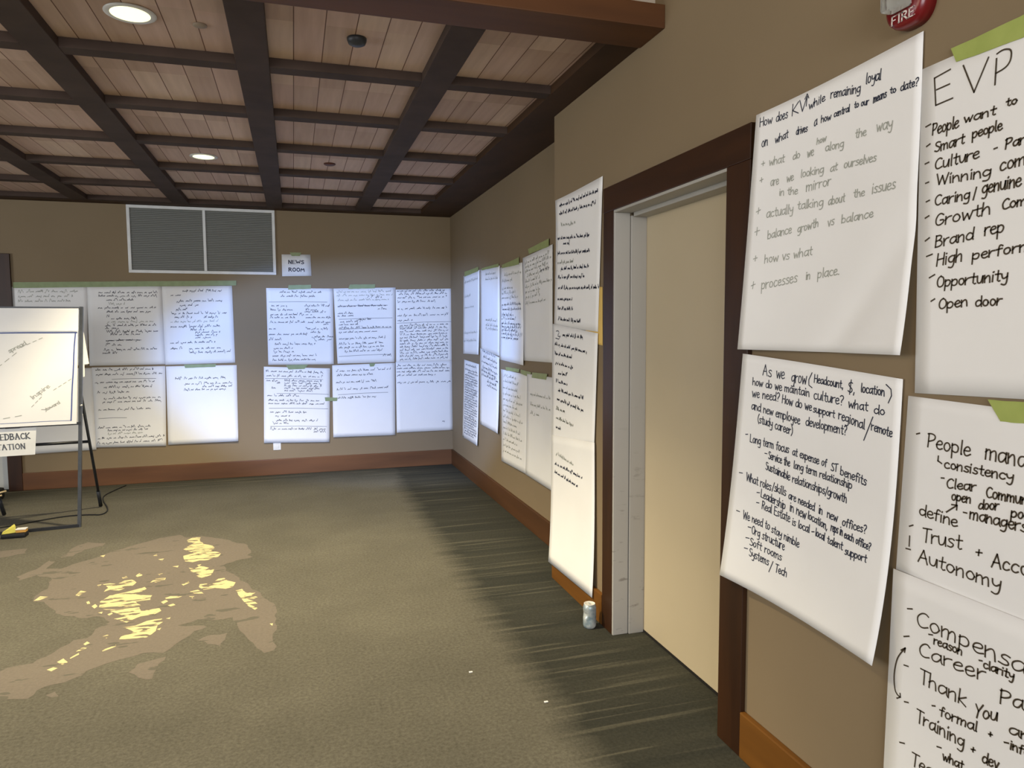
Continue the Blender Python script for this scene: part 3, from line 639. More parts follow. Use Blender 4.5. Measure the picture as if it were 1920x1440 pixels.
 ('t', 'looking', -1.8099, 1.9431, -1.7208, 1.9389, 0.0231, 1),
 ('t', 'at', -1.6941, 1.9349, -1.6682, 1.9368, 0.0207, 1),
 ('t', 'ourselves', -1.6425, 1.9349, -1.5306, 1.9297, 0.0226, 1),
 ('t', 'in the', -1.8991, 1.9056, -1.822, 1.8975, 0.0224, 1),
 ('t', 'mirror', -1.7866, 1.8984, -1.6904, 1.8987, 0.0213, 1),
 ('t', '+', -1.9994, 1.8552, -1.9804, 1.8574, 0.017, 1),
 ('t', 'actually', -1.9517, 1.8457, -1.8393, 1.8445, 0.0278, 1),
 ('t', 'talking', -1.8203, 1.8511, -1.7186, 1.8456, 0.0247, 1),
 ('t', 'about', -1.6968, 1.8436, -1.6357, 1.8437, 0.0237, 1),
 ('t', 'the', -1.6037, 1.8486, -1.5654, 1.8471, 0.0213, 1),
 ('t', 'issues', -1.5398, 1.8473, -1.4637, 1.8463, 0.0218, 1),
 ('t', '+', -2.0051, 1.7895, -1.9835, 1.792, 0.017, 1),
 ('t', 'balance', -1.945, 1.778, -1.8436, 1.7846, 0.0262, 1),
 ('t', 'growth', -1.8173, 1.7813, -1.7333, 1.7889, 0.0249, 1),
 ('t', 'vs', -1.6967, 1.7839, -1.6722, 1.7865, 0.0195, 1),
 ('t', 'balance', -1.644, 1.7855, -1.5319, 1.7862, 0.0229, 1),
 ('t', '+', -2.0078, 1.7075, -1.9908, 1.7095, 0.0155, 1),
 ('t', 'how vs what', -1.9568, 1.7042, -1.7537, 1.7101, 0.0259, 1),
 ('t', '+', -2.0173, 1.6184, -1.9977, 1.6225, 0.0155, 1),
 ('t', 'processes', -1.9682, 1.621, -1.8125, 1.635, 0.0247, 1),
 ('t', 'in', -1.7756, 1.6389, -1.7581, 1.6408, 0.0188, 1),
 ('t', 'place.', -1.7266, 1.6402, -1.6425, 1.6452, 0.0272, 1),
]),
'AS': dict(w='N', d=0.007, l=0.03, b=0.02, br=0.03, c=[(-2.0491, 1.4129), (-1.4209, 1.3678), (-1.438, 0.6205), (-2.1323, 0.6296)], ink=[
 ('t', 'As', -1.9568, 1.3473, -1.9177, 1.3422, 0.0342, 0),
 ('t', 'we', -1.8954, 1.3419, -1.8602, 1.3391, 0.0267, 0),
 ('t', 'grow', -1.8301, 1.3317, -1.7672, 1.3307, 0.0274, 0),
 ('t', 'Headcount,', -1.7347, 1.3382, -1.6223, 1.3283, 0.0229, 0),
 ('t', '$,', -1.6042, 1.3187, -1.5797, 1.3179, 0.0323, 0),
 ('t', 'location', -1.5573, 1.3241, -1.4771, 1.3202, 0.024, 0),
 ('t', 'how do we maintain', -2.0013, 1.3108, -1.7536, 1.2942, 0.025, 0),
 ('t', 'culture?', -1.7351, 1.2889, -1.6204, 1.2815, 0.0275, 0),
 ('t', 'what', -1.6005, 1.2776, -1.5318, 1.2752, 0.0246, 0),
 ('t', 'do', -1.5097, 1.2714, -1.4748, 1.2697, 0.0238, 0),
 ('t', 'we need?', -2.0031, 1.2725, -1.8802, 1.2673, 0.0275, 0),
 ('t', 'How do we', -1.8674, 1.2643, -1.7425, 1.2524, 0.026, 0),
 ('t', 'support', -1.7358, 1.2498, -1.6511, 1.2426, 0.0217, 0),
 ('t', 'regional', -1.6358, 1.2413, -1.5406, 1.2246, 0.0265, 0),
 ('t', 'remote', -1.5167, 1.2264, -1.4479, 1.2163, 0.0237, 0),
 ('t', 'and new employee', -2.0047, 1.2309, -1.7895, 1.2061, 0.027, 0),
 ('t', 'development?', -1.7649, 1.2068, -1.6036, 1.1997, 0.0262, 0),
 ('t', '(study career)', -1.9763, 1.1899, -1.82, 1.1693, 0.0272, 0),
 ('t', '-', -2.0328, 1.1327, -2.0216, 1.1325, 0.0179, 0),
 ('t', 'Long term focus', -2.0096, 1.1204, -1.8337, 1.1108, 0.0274, 0),
 ('t', 'at expense of', -1.8174, 1.1085, -1.675, 1.0966, 0.0239, 0),
 ('t', 'ST', -1.6568, 1.0899, -1.6331, 1.0906, 0.0227, 0),
 ('t', 'benefits', -1.6205, 1.0854, -1.5262, 1.0741, 0.0249, 0),
 ('t', '-', -1.9408, 1.0847, -1.9309, 1.0828, 0.0173, 0),
 ('t', 'Service the', -1.9233, 1.0789, -1.8271, 1.0703, 0.0253, 0),
 ('t', 'long term', -1.8096, 1.0685, -1.7125, 1.0627, 0.024, 0),
 ('t', 'relationship', -1.7007, 1.0619, -1.5765, 1.0538, 0.0226, 0),
 ('t', 'Sustainable', -1.9341, 1.0422, -1.8248, 1.0274, 0.0254, 0),
 ('t', 'relationships/growth', -1.813, 1.0248, -1.592, 1.0115, 0.0249, 0),
 ('t', '-', -2.0593, 0.9936, -2.0438, 0.993, 0.0181, 0),
 ('t', 'What roles', -2.0228, 0.988, -1.9074, 0.978, 0.0281, 0),
 ('t', '/skills', -1.9014, 0.981, -1.8394, 0.9757, 0.027, 0),
 ('t', 'are needed', -1.826, 0.9703, -1.7153, 0.9587, 0.0241, 0),
 ('t', 'in', -1.6976, 0.9567, -1.6822, 0.955, 0.0201, 0),
 ('t', 'new', -1.6627, 0.9528, -1.6225, 0.9493, 0.0197, 0),
 ('t', 'offices?', -1.6026, 0.9454, -1.5153, 0.9453, 0.0232, 0),
 ('t', '-', -1.972, 0.9464, -1.9592, 0.9457, 0.0175, 0),
 ('t', 'Leadership', -1.9517, 0.9473, -1.8391, 0.9324, 0.0273, 0),
 ('t', 'in new', -1.8188, 0.9343, -1.7485, 0.9254, 0.0227, 0),
 ('t', 'location,', -1.7398, 0.9301, -1.6594, 0.9163, 0.0233, 0),
 ('t', 'reps in', -1.6447, 0.9187, -1.5998, 0.9166, 0.0194, 0),
 ('t', 'each office?', -1.5923, 0.9134, -1.4958, 0.9047, 0.0214, 0),
 ('t', '-', -1.9725, 0.9124, -1.9598, 0.9119, 0.0175, 0),
 ('t', 'Real Estate', -1.9444, 0.9102, -1.816, 0.899, 0.027, 0),
 ('t', 'is local', -1.8049, 0.8935, -1.7303, 0.889, 0.024, 0),
 ('t', '-', -1.7222, 0.8848, -1.711, 0.8847, 0.0156, 0),
 ('t', 'local', -1.7045, 0.8873, -1.6668, 0.8834, 0.0231, 0),
 ('t', 'talent', -1.6557, 0.8799, -1.5955, 0.8776, 0.0224, 0),
 ('t', 'support', -1.5853, 0.8686, -1.5065, 0.8695, 0.0215, 0),
 ('t', '-', -2.0687, 0.8586, -2.05, 0.8558, 0.0182, 0),
 ('t', 'We need to', -2.0315, 0.8567, -1.9048, 0.8501, 0.028, 0),
 ('t', 'stay nimble', -1.8955, 0.8463, -1.7697, 0.8322, 0.0247, 0),
 ('t', '-', -2.0078, 0.8191, -1.9921, 0.8196, 0.0178, 0),
 ('t', 'Org structure', -1.9867, 0.8175, -1.8325, 0.8053, 0.0272, 0),
 ('t', '-', -2.0153, 0.7806, -1.9995, 0.7814, 0.0178, 0),
 ('t', 'Soft rooms', -1.9925, 0.7767, -1.8423, 0.7692, 0.0256, 0),
 ('t', '-', -2.0202, 0.7444, -2.0041, 0.7437, 0.0178, 0),
 ('t', 'Systems', -1.9931, 0.7397, -1.8989, 0.7357, 0.0276, 0),
 ('t', 'Tech', -1.8661, 0.7265, -1.8126, 0.7272, 0.0262, 0),
 ('s', [(-1.7443, 1.3655), (-1.7567, 1.3442), (-1.7561, 1.3283), (-1.7428, 1.3214)], 0),
 ('s', [(-1.4725, 1.3506), (-1.4565, 1.3394), (-1.4541, 1.3231), (-1.4635, 1.3036)], 0),
 ('s', [(-1.5129, 1.2611), (-1.541, 1.1948)], 0),
 ('s', [(-1.8783, 0.7554), (-1.8943, 0.7174)], 0),
]),
'EVP': dict(w='N', d=0.005, c=[(-1.4028, 2.1169), (-0.7628, 2.1289), (-0.7568, 1.3589), (-1.3858, 1.3357)], ink=[
 ('s', [(-1.3204, 2.0903), (-1.363, 2.0843), (-1.3564, 2.02), (-1.3114, 2.023)], 2),
 ('s', [(-1.3556, 2.0555), (-1.3209, 2.0576)], 2),
 ('s', [(-1.2871, 2.0872), (-1.2574, 2.0194), (-1.2257, 2.0835)], 2),
 ('s', [(-1.2067, 2.074), (-1.2077, 2.0197)], 2),
 ('s', [(-1.206, 2.0838), (-1.1965, 2.087), (-1.1861, 2.0868), (-1.1731, 2.0807), (-1.1737, 2.0591), (-1.1841, 2.0477), (-1.2064, 2.0433)], 2),
 ('t', '-', -1.385, 1.9629, -1.37, 1.964, 0.0177, 2),
 ('t', 'People', -1.3627, 1.9522, -1.2938, 1.9525, 0.027, 2),
 ('t', 'want', -1.2792, 1.9586, -1.2037, 1.9556, 0.0198, 2),
 ('t', 'to', -1.1797, 1.9655, -1.1562, 1.9652, 0.0167, 2),
 ('t', '-', -1.38, 1.9203, -1.3696, 1.9216, 0.0177, 2),
 ('t', 'Smart', -1.3542, 1.9105, -1.277, 1.9127, 0.0232, 2),
 ('t', 'people', -1.2565, 1.9185, -1.187, 1.9197, 0.022, 2),
 ('t', '-', -1.3811, 1.8785, -1.3707, 1.8806, 0.0178, 2),
 ('t', 'Culture', -1.3523, 1.8693, -1.2382, 1.8719, 0.0254, 2),
 ('t', '-', -1.2043, 1.8756, -1.1969, 1.8762, 0.0137, 2),
 ('t', 'Part', -1.1764, 1.8769, -1.1234, 1.8783, 0.021, 2),
 ('t', '-', -1.3776, 1.8343, -1.3686, 1.8351, 0.0177, 2),
 ('t', 'Winning', -1.3468, 1.8334, -1.2093, 1.8261, 0.024, 2),
 ('t', 'comp', -1.1874, 1.8324, -1.1146, 1.8354, 0.0212, 2),
 ('t', '-', -1.374, 1.7894, -1.365, 1.7911, 0.0178, 2),
 ('t', 'Caring', -1.3484, 1.7852, -1.2575, 1.785, 0.0245, 2),
 ('t', '/', -1.2482, 1.7853, -1.2431, 1.7867, 0.0213, 2),
 ('t', 'genuine', -1.2269, 1.7909, -1.1394, 1.7921, 0.0216, 2),
 ('t', '-', -1.3752, 1.7504, -1.3648, 1.7526, 0.0178, 2),
 ('t', 'Growth', -1.3461, 1.7362, -1.2053, 1.7446, 0.0277, 2),
 ('t', 'Com', -1.1784, 1.7484, -1.1259, 1.751, 0.0224, 2),
 ('t', '-', -1.3727, 1.6941, -1.3607, 1.6978, 0.0179, 2),
 ('t', 'Brand', -1.3423, 1.6869, -1.2438, 1.6944, 0.0269, 2),
 ('t', 'rep', -1.2169, 1.6992, -1.1724, 1.7, 0.0219, 2),
 ('t', '-', -1.3691, 1.6504, -1.3511, 1.6526, 0.0178, 2),
 ('t', 'High', -1.3359, 1.6429, -1.2697, 1.6489, 0.0283, 2),
 ('t', 'perform', -1.2434, 1.6482, -1.1099, 1.656, 0.0228, 2),
 ('t', '-', -1.3577, 1.5998, -1.343, 1.6052, 0.0153, 2),
 ('t', 'Opportunity', -1.3335, 1.592, -1.1588, 1.5968, 0.0251, 2),
 ('t', '-', -1.3494, 1.5497, -1.3391, 1.5531, 0.0153, 2),
 ('t', 'Open', -1.3266, 1.5395, -1.2513, 1.5458, 0.0246, 2),
 ('t', 'door', -1.2313, 1.5434, -1.1695, 1.545, 0.0234, 2),
]),
'PM': dict(w='N', d=0.006, c=[(-1.4037, 1.3275), (-0.7637, 1.3155), (-0.7637, 0.7555), (-1.4217, 0.8768)], ink=[
 ('t', '-', -1.3752, 1.2267, -1.3658, 1.2281, 0.0185, 2),
 ('t', 'People', -1.3402, 1.209, -1.2272, 1.2041, 0.0338, 2),
 ('t', 'mana', -1.19, 1.2057, -1.0973, 1.2026, 0.0289, 2),
 ('t', 'consistency', -1.2922, 1.1655, -1.1246, 1.168, 0.0229, 2),
 ('t', '-', -1.3008, 1.1311, -1.292, 1.1317, 0.0153, 2),
 ('t', 'Clear', -1.2842, 1.1192, -1.2089, 1.1281, 0.0235, 2),
 ('t', 'Commun', -1.1838, 1.1197, -1.091, 1.1243, 0.0243, 2),
 ('t', 'open', -1.2688, 1.094, -1.2207, 1.0971, 0.0173, 2),
 ('t', 'door', -1.2004, 1.0885, -1.1532, 1.0988, 0.0226, 2),
 ('t', 'pol', -1.1243, 1.0896, -1.0917, 1.0933, 0.0228, 2),
 ('t', 'define', -1.3571, 1.0368, -1.2518, 1.033, 0.0282, 2),
 ('t', '-', -1.2381, 1.0643, -1.2299, 1.0639, 0.0148, 2),
 ('t', 'managers', -1.2203, 1.062, -1.0903, 1.0656, 0.0211, 2),
 ('t', '-', -1.3868, 0.9885, -1.3757, 0.9929, 0.0188, 2),
 ('t', 'Trust', -1.3463, 0.9728, -1.2391, 0.9849, 0.0346, 2),
 ('t', '+', -1.2029, 0.9772, -1.1886, 0.9792, 0.0158, 2),
 ('t', 'Acco', -1.1636, 0.9682, -1.0811, 0.9749, 0.0313, 2),
 ('t', '-', -1.3947, 0.9272, -1.3808, 0.9273, 0.019, 2),
 ('t', 'Autonomy', -1.3541, 0.92, -1.1407, 0.9225, 0.0325, 2),
 ('s', [(-1.3095, 1.1913), (-1.3104, 1.1796), (-1.2999, 1.175)], 2),
 ('s', [(-1.2815, 1.0623), (-1.2543, 1.0848)], 2),
 ('s', [(-1.2683, 1.0833), (-1.2543, 1.0848), (-1.2551, 1.0738)], 2),
 ('s', [(-1.383, 0.9759), (-1.3834, 0.9498)], 2),
]),
'CS': dict(w='N', d=0.012, c=[(-1.4244, 0.8794), (-0.7844, 0.8794), (-0.7844, 0.1144), (-1.4364, 0.1144)], ink=[
 ('t', '-', -1.3787, 0.7773, -1.3635, 0.7791, 0.019, 2),
 ('t', 'Compensa', -1.3475, 0.7609, -1.0728, 0.7647, 0.0393, 2),
 ('t', 'reason', -1.2961, 0.7353, -1.2201, 0.7403, 0.0165, 2),
 ('t', '-', -1.3116, 0.7421, -1.301, 0.7439, 0.0131, 2),
 ('t', '-', -1.3861, 0.7005, -1.3699, 0.7048, 0.0192, 2),
 ('t', 'Career', -1.3377, 0.6877, -1.1612, 0.707, 0.0356, 2),
 ('t', 'Path', -1.1236, 0.6762, -1.0268, 0.6991, 0.0321, 2),
 ('t', '-', -1.1784, 0.7404, -1.1707, 0.7415, 0.0122, 2),
 ('t', 'clarity', -1.1665, 0.736, -1.0961, 0.7417, 0.0201, 2),
 ('t', '-', -1.3813, 0.6298, -1.3682, 0.6318, 0.0192, 2),
 ('t', 'Thank', -1.3324, 0.6214, -1.2055, 0.6248, 0.0361, 2),
 ('t', 'You', -1.1814, 0.6122, -1.1284, 0.6323, 0.0314, 2),
 ('t', 'and', -1.1008, 0.6196, -1.0278, 0.632, 0.0251, 2),
 ('t', '-', -1.2946, 0.5727, -1.2857, 0.5747, 0.0131, 2),
 ('t', 'formal', -1.2719, 0.5673, -1.1747, 0.5818, 0.0252, 2),
 ('t', '+', -1.1475, 0.5846, -1.1387, 0.5872, 0.0133, 2),
 ('t', '-', -1.1112, 0.5846, -1.1015, 0.5866, 0.0142, 2),
 ('t', 'info', -1.0967, 0.587, -1.0548, 0.5927, 0.0208, 2),
 ('t', '-', -1.3756, 0.5384, -1.3641, 0.5402, 0.0165, 2),
 ('t', 'Training', -1.3364, 0.5174, -1.2064, 0.5253, 0.0339, 2),
 ('t', '+', -1.1879, 0.5246, -1.1773, 0.5271, 0.0136, 2),
 ('t', 'dev', -1.1585, 0.5194, -1.1206, 0.5251, 0.0266, 2),
 ('t', '-', -1.3854, 0.4221, -1.3705, 0.4252, 0.0166, 2),
 ('t', 'Team', -1.3463, 0.3987, -1.2526, 0.4077, 0.0346, 2),
 ('t', '-', -1.2766, 0.4762, -1.2647, 0.4778, 0.0131, 2),
 ('t', 'what', -1.2583, 0.4657, -1.2045, 0.4721, 0.023, 2),
 ('s', [(-1.3774, 0.689), (-1.3961, 0.6624), (-1.4043, 0.6417), (-1.4105, 0.6009), (-1.4054, 0.5648), (-1.3965, 0.556), (-1.3868, 0.5552)], 2),
 ('s', [(-1.3901, 0.6778), (-1.3774, 0.689), (-1.3793, 0.677)], 2),
 ('s', [(-1.3884, 0.5643), (-1.3868, 0.5552), (-1.3977, 0.5468)], 2),
]),
}
TAPES = [(None, 'B', [(-2.4794, 1.9596), (-0.5378, 2.0015), (-0.5394, 1.9535), (-2.4823, 1.9055)], 0.0068), ('RU1', 'B', [(-0.0364, 1.9623), (0.1882, 1.9678), (0.1844, 1.9266), (-0.043, 1.916)], 0.0052), ('RU2', 'B', [(0.5806, 1.9753), (0.8444, 1.9814), (0.8407, 1.9391), (0.563, 1.9278)], 0.0062), ('RL1', 'B', [(-0.0865, 1.14), (0.1366, 1.141), (0.0979, 1.0972), (-0.0615, 1.0925)], 0.0082), ('RL2', 'B', [(0.762, 1.1398), (0.8296, 1.1413), (0.812, 1.1073), (0.7725, 1.1053)], 0.0092), (None, 'B', [(0.2947, 0.7919), (0.4258, 0.7846), (0.4194, 0.7479), (0.2992, 0.7522)], 0.0105), ('LLR', 'B', [(-1.0522, 1.1651), (-0.7567, 1.1645), (-0.7627, 1.1351), (-1.0438, 1.1304)], 0.0082), ('NEWS', 'B', [(-0.0164, 2.2937), (0.0991, 2.2966), (0.0823, 2.2609), (0.0035, 2.259)], 0.0052), ('S1', 'F', [(-7.0423, 2.0724), (-6.4792, 2.0781), (-6.4807, 2.0389), (-7.0446, 2.0247)], 0.0052), ('S2', 'F', [(-6.3543, 2.053), (-5.7873, 2.0463), (-5.788, 2.0198), (-6.355, 2.0338)], 0.0072), ('S3', 'F', [(-5.6919, 2.0248), (-5.2254, 2.0429), (-5.2263, 1.9886), (-5.6925, 1.9987)], 0.0072), ('S4', 'F', [(-4.9988, 2.0808), (-4.5539, 2.1038), (-4.5542, 2.0508), (-4.9746, 2.0436)], 0.0092), ('F3', 'F', [(-5.603, 1.1881), (-5.2263, 1.1902), (-5.2404, 1.1647), (-5.5883, 1.1582)], 0.0072), ('F3', 'F', [(-5.1993, 1.1875), (-4.9421, 1.1816), (-4.9797, 1.1439), (-5.1864, 1.1555)], 0.0072), ('F4', 'F', [(-4.9088, 1.1835), (-4.5884, 1.1906), (-4.6103, 1.1488), (-4.9214, 1.1437)], 0.0102), ('EVP', 'N', [(-1.3208, 2.1355), (-1.1057, 2.1443), (-1.1032, 2.0956), (-1.3053, 2.1004)], 0.0062), ('PM', 'N', [(-1.1898, 1.3381), (-1.0636, 1.3422), (-1.0612, 1.2976), (-1.1577, 1.2934)], 0.0072)]
TAN = [[(-0.687, 5.562), (-0.511, 5.409), (-0.351, 5.219), (-0.32, 5.078), (-0.338, 4.98), (-0.3, 4.927), (-0.399, 4.881), (-0.471, 4.809), (-0.45, 4.693), (-0.377, 4.564), (-0.327, 4.448), (-0.246, 4.265), (-0.201, 4.132), (-0.17, 4.066), (-0.137, 4.0), (-0.13, 3.426), (-0.174, 3.41), (-0.219, 3.505), (-0.258, 3.602), (-0.298, 3.704), (-0.324, 3.829), (-0.347, 3.898), (-0.426, 3.887), (-0.519, 3.929), (-0.607, 3.873), (-0.527, 3.847), (-0.463, 3.814), (-0.518, 3.774), (-0.583, 3.642), (-0.625, 3.554), (-0.715, 3.583), (-0.813, 3.537), (-0.89, 3.487), (-0.955, 3.403), (-1.016, 3.372), (-1.072, 3.333), (-1.085, 3.267), (-1.187, 3.285), (-1.312, 3.28), (-1.406, 3.53), (-1.286, 3.578), (-1.235, 3.616), (-1.173, 3.624), (-1.139, 3.679), (-1.103, 3.768), (-1.068, 3.84), (-1.014, 3.845), (-1.0, 3.952), (-0.951, 4.031), (-1.024, 4.129), (-1.082, 4.122), (-1.227, 4.219), (-1.316, 4.353), (-1.371, 4.453), (-1.43, 4.472), (-1.449, 4.564), (-1.417, 4.674), (-1.457, 4.881), (-1.56, 4.965), (-1.633, 4.888), (-1.668, 4.966), (-1.591, 5.136), (-1.576, 5.264), (-1.535, 5.231), (-1.545, 5.084), (-1.456, 5.055), (-1.362, 5.175), (-1.27, 5.284), (-1.145, 5.434), (-0.963, 5.604), (-0.845, 5.639), (-0.784, 5.545)], [(-0.487, 3.654), (-0.434, 3.702), (-0.358, 3.7), (-0.377, 3.545)], [(-0.739, 3.394), (-0.717, 3.469), (-0.639, 3.5), (-0.606, 3.509), (-0.623, 3.402), (-0.627, 3.298), (-0.649, 3.297)], [(-1.524, 5.306), (-1.507, 5.531), (-1.445, 5.645), (-1.32, 5.581), (-1.322, 5.514), (-1.422, 5.459), (-1.454, 5.323)], [(-1.967, 5.594), (-1.807, 5.607), (-1.783, 5.492), (-1.912, 5.432), (-1.998, 5.501)], [(-1.023, 3.278), (-0.996, 3.301), (-0.969, 3.254), (-0.995, 3.251)]]
YEL = [[(-0.774, 5.471), (-0.745, 5.533), (-0.688, 5.514), (-0.686, 5.442), (-0.65, 5.339), (-0.583, 5.272), (-0.564, 5.201), (-0.584, 5.164), (-0.512, 5.078), (-0.522, 4.999), (-0.564, 4.973), (-0.583, 4.94), (-0.629, 4.955), (-0.67, 4.93), (-0.719, 4.965), (-0.747, 5.093), (-0.684, 5.134), (-0.767, 5.245), (-0.743, 5.325), (-0.715, 5.383), (-0.761, 5.421)], [(-0.678, 4.821), (-0.642, 4.791), (-0.615, 4.837), (-0.555, 4.781), (-0.571, 4.732), (-0.52, 4.751), (-0.529, 4.631), (-0.577, 4.595), (-0.613, 4.641), (-0.596, 4.67), (-0.657, 4.742)], [(-0.574, 4.48), (-0.513, 4.476), (-0.479, 4.547), (-0.444, 4.552), (-0.423, 4.496), (-0.373, 4.447), (-0.383, 4.371), (-0.421, 4.352), (-0.484, 4.388), (-0.542, 4.376), (-0.574, 4.432)], [(-0.363, 4.303), (-0.329, 4.322), (-0.305, 4.254), (-0.25, 4.236), (-0.273, 4.199), (-0.236, 4.158), (-0.255, 4.135), (-0.289, 4.146), (-0.248, 4.091), (-0.232, 4.058), (-0.275, 4.058), (-0.229, 3.989), (-0.242, 3.967), (-0.278, 4.032), (-0.306, 4.11), (-0.33, 4.188)], [(-1.128, 4.659), (-1.089, 4.663), (-1.044, 4.632), (-1.016, 4.688), (-0.977, 4.692), (-0.941, 4.631), (-0.954, 4.571), (-1.009, 4.511), (-1.064, 4.544), (-1.09, 4.517), (-1.081, 4.581)], [(-1.057, 4.269), (-1.072, 4.357), (-1.042, 4.447), (-0.972, 4.469), (-0.878, 4.531), (-0.862, 4.494), (-0.905, 4.418), (-0.812, 4.373), (-0.809, 4.3), (-0.882, 4.295), (-0.841, 4.227), (-0.913, 4.223), (-0.963, 4.25), (-1.036, 4.257)], [(-1.031, 4.234), (-0.953, 4.204), (-0.846, 4.201), (-0.826, 4.142), (-0.738, 4.153), (-0.722, 4.108), (-0.75, 4.066), (-0.811, 4.06), (-0.847, 4.022), (-0.866, 3.992), (-0.941, 4.065), (-0.885, 4.084), (-0.94, 4.14)], [(-0.871, 3.934), (-0.814, 3.939), (-0.771, 3.985), (-0.704, 4.001), (-0.687, 3.946), (-0.706, 3.904), (-0.703, 3.834), (-0.732, 3.765), (-0.782, 3.77), (-0.831, 3.775), (-0.857, 3.783), (-0.855, 3.815), (-0.806, 3.855), (-0.84, 3.901)], [(-1.072, 3.601), (-1.055, 3.633), (-1.024, 3.585), (-1.04, 3.563)], [(-1.092, 3.53), (-1.072, 3.549), (-1.05, 3.535), (-1.068, 3.508)], [(-1.028, 3.628), (-1.003, 3.675), (-0.997, 3.657), (-1.022, 3.619)], [(-1.02, 3.696), (-1.003, 3.735), (-0.981, 3.724), (-0.999, 3.69)], [(-1.009, 3.775), (-1.0, 3.803), (-0.982, 3.779), (-0.997, 3.758)], [(-0.907, 3.674), (-0.855, 3.719), (-0.853, 3.698), (-0.9, 3.658)], [(-0.942, 3.843), (-0.926, 3.86), (-0.901, 3.835), (-0.919, 3.814)], [(-1.432, 4.478), (-1.419, 4.554), (-1.368, 4.529), (-1.403, 4.486)], [(-1.231, 4.508), (-1.223, 4.581), (-1.187, 4.554), (-1.209, 4.487)], [(-1.144, 4.374), (-1.133, 4.385), (-1.117, 4.343), (-1.125, 4.324)], [(-1.099, 4.296), (-1.088, 4.326), (-1.067, 4.286), (-1.075, 4.254)], [(-0.735, 4.305), (-0.71, 4.325), (-0.645, 4.304), (-0.674, 4.276), (-0.721, 4.277)], [(-0.746, 4.246), (-0.725, 4.273), (-0.709, 4.245), (-0.729, 4.213)], [(-0.862, 4.605), (-0.842, 4.664), (-0.786, 4.663), (-0.785, 4.623), (-0.83, 4.595)], [(-0.969, 4.756), (-0.958, 4.805), (-0.932, 4.761), (-0.948, 4.722)], [(-0.782, 4.88), (-0.746, 4.887), (-0.746, 4.85)], [(-0.896, 5.07), (-0.86, 5.07), (-0.863, 5.02)], [(-0.941, 5.156), (-0.924, 5.192), (-0.914, 5.147)], [(-1.282, 5.268), (-1.252, 5.278), (-1.252, 5.229)], [(-0.678, 4.513), (-0.644, 4.557), (-0.636, 4.532), (-0.665, 4.487)], [(-0.61, 4.293), (-0.58, 4.284), (-0.586, 4.251)], [(-0.702, 4.182), (-0.677, 4.201), (-0.661, 4.174), (-0.685, 4.16)], [(-0.681, 3.988), (-0.66, 3.999), (-0.661, 3.974)], [(-0.702, 3.856), (-0.683, 3.869), (-0.687, 3.84)], [(-0.615, 4.369), (-0.573, 4.386), (-0.535, 4.313), (-0.586, 4.329)], [(-0.635, 4.862), (-0.609, 4.872), (-0.62, 4.831)], [(-0.846, 4.751), (-0.816, 4.758), (-0.832, 4.729)], [(-0.16, 3.753), (-0.143, 3.752), (-0.146, 3.72)], [(-1.045, 4.754), (-1.024, 4.774), (-1.007, 4.741), (-1.035, 4.73)], [(-1.155, 4.652), (-1.133, 4.661), (-1.137, 4.614)], [(-0.988, 4.143), (-0.972, 4.168), (-0.963, 4.145), (-0.975, 4.123)], [(-1.042, 4.185), (-1.021, 4.192), (-1.019, 4.163)]]
TURNED = [[(-1.6103, 6.4, 1.5478), (-1.5989, 6.44, 1.4844), (-1.5792, 6.46, 1.2405), (-1.6149, 6.42, 1.2345)], [(-1.6099, 6.36, 1.3381), (-1.5919, 6.38, 1.2739), (-1.5955, 6.385, 1.1425), (-1.618, 6.37, 1.1398)]]

# ------------------------------------------------------------------ room shell
NW, FW, BW = 1.47, 1.665, 7.73      # near right wall, set-back far right wall, back wall
CORNER = 3.945                      # where the near right wall steps back
SOF, BRD, TOP = 2.715, 2.760, 3.40  # beam soffits, plank undersides, upper ceiling
XL, YF = -6.0, -5.0                 # left wall, wall behind the camera
D0, D1, DH = 2.172, 3.102, 2.052    # right doorway
DX = 1.615                          # door leaf face

def ragged(pts, amp, rng):
    out = []
    for a, b in zip(pts, pts[1:] + pts[:1]):
        out.append(a); dx, dy = b[0] - a[0], b[1] - a[1]; l = math.hypot(dx, dy); n = int(l / .05)
        for i in range(1, n + 1):
            t = i / (n + 1); q = rng.uniform(-amp, amp); out.append((a[0] + dx * t - dy / l * q, a[1] + dy * t + dx / l * q))
    return out
mb = MB(); mb.box((XL, YF, -.1), (FW + .4, BW + .2, 0))
for f in mb.bm.faces: f.material_index = 0
rng = random.Random(3)
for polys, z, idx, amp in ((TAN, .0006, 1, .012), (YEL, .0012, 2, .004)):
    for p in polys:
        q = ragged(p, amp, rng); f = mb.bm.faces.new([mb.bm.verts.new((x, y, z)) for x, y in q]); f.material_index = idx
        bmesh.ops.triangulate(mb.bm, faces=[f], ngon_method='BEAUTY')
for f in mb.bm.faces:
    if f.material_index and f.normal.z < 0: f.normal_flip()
struct(mb, 'floor', ['carpet', 'carpet_tan', 'carpet_yellow'], 'mottled olive carpet with tan and yellow blotches and a dark ribbed border', 'floor')

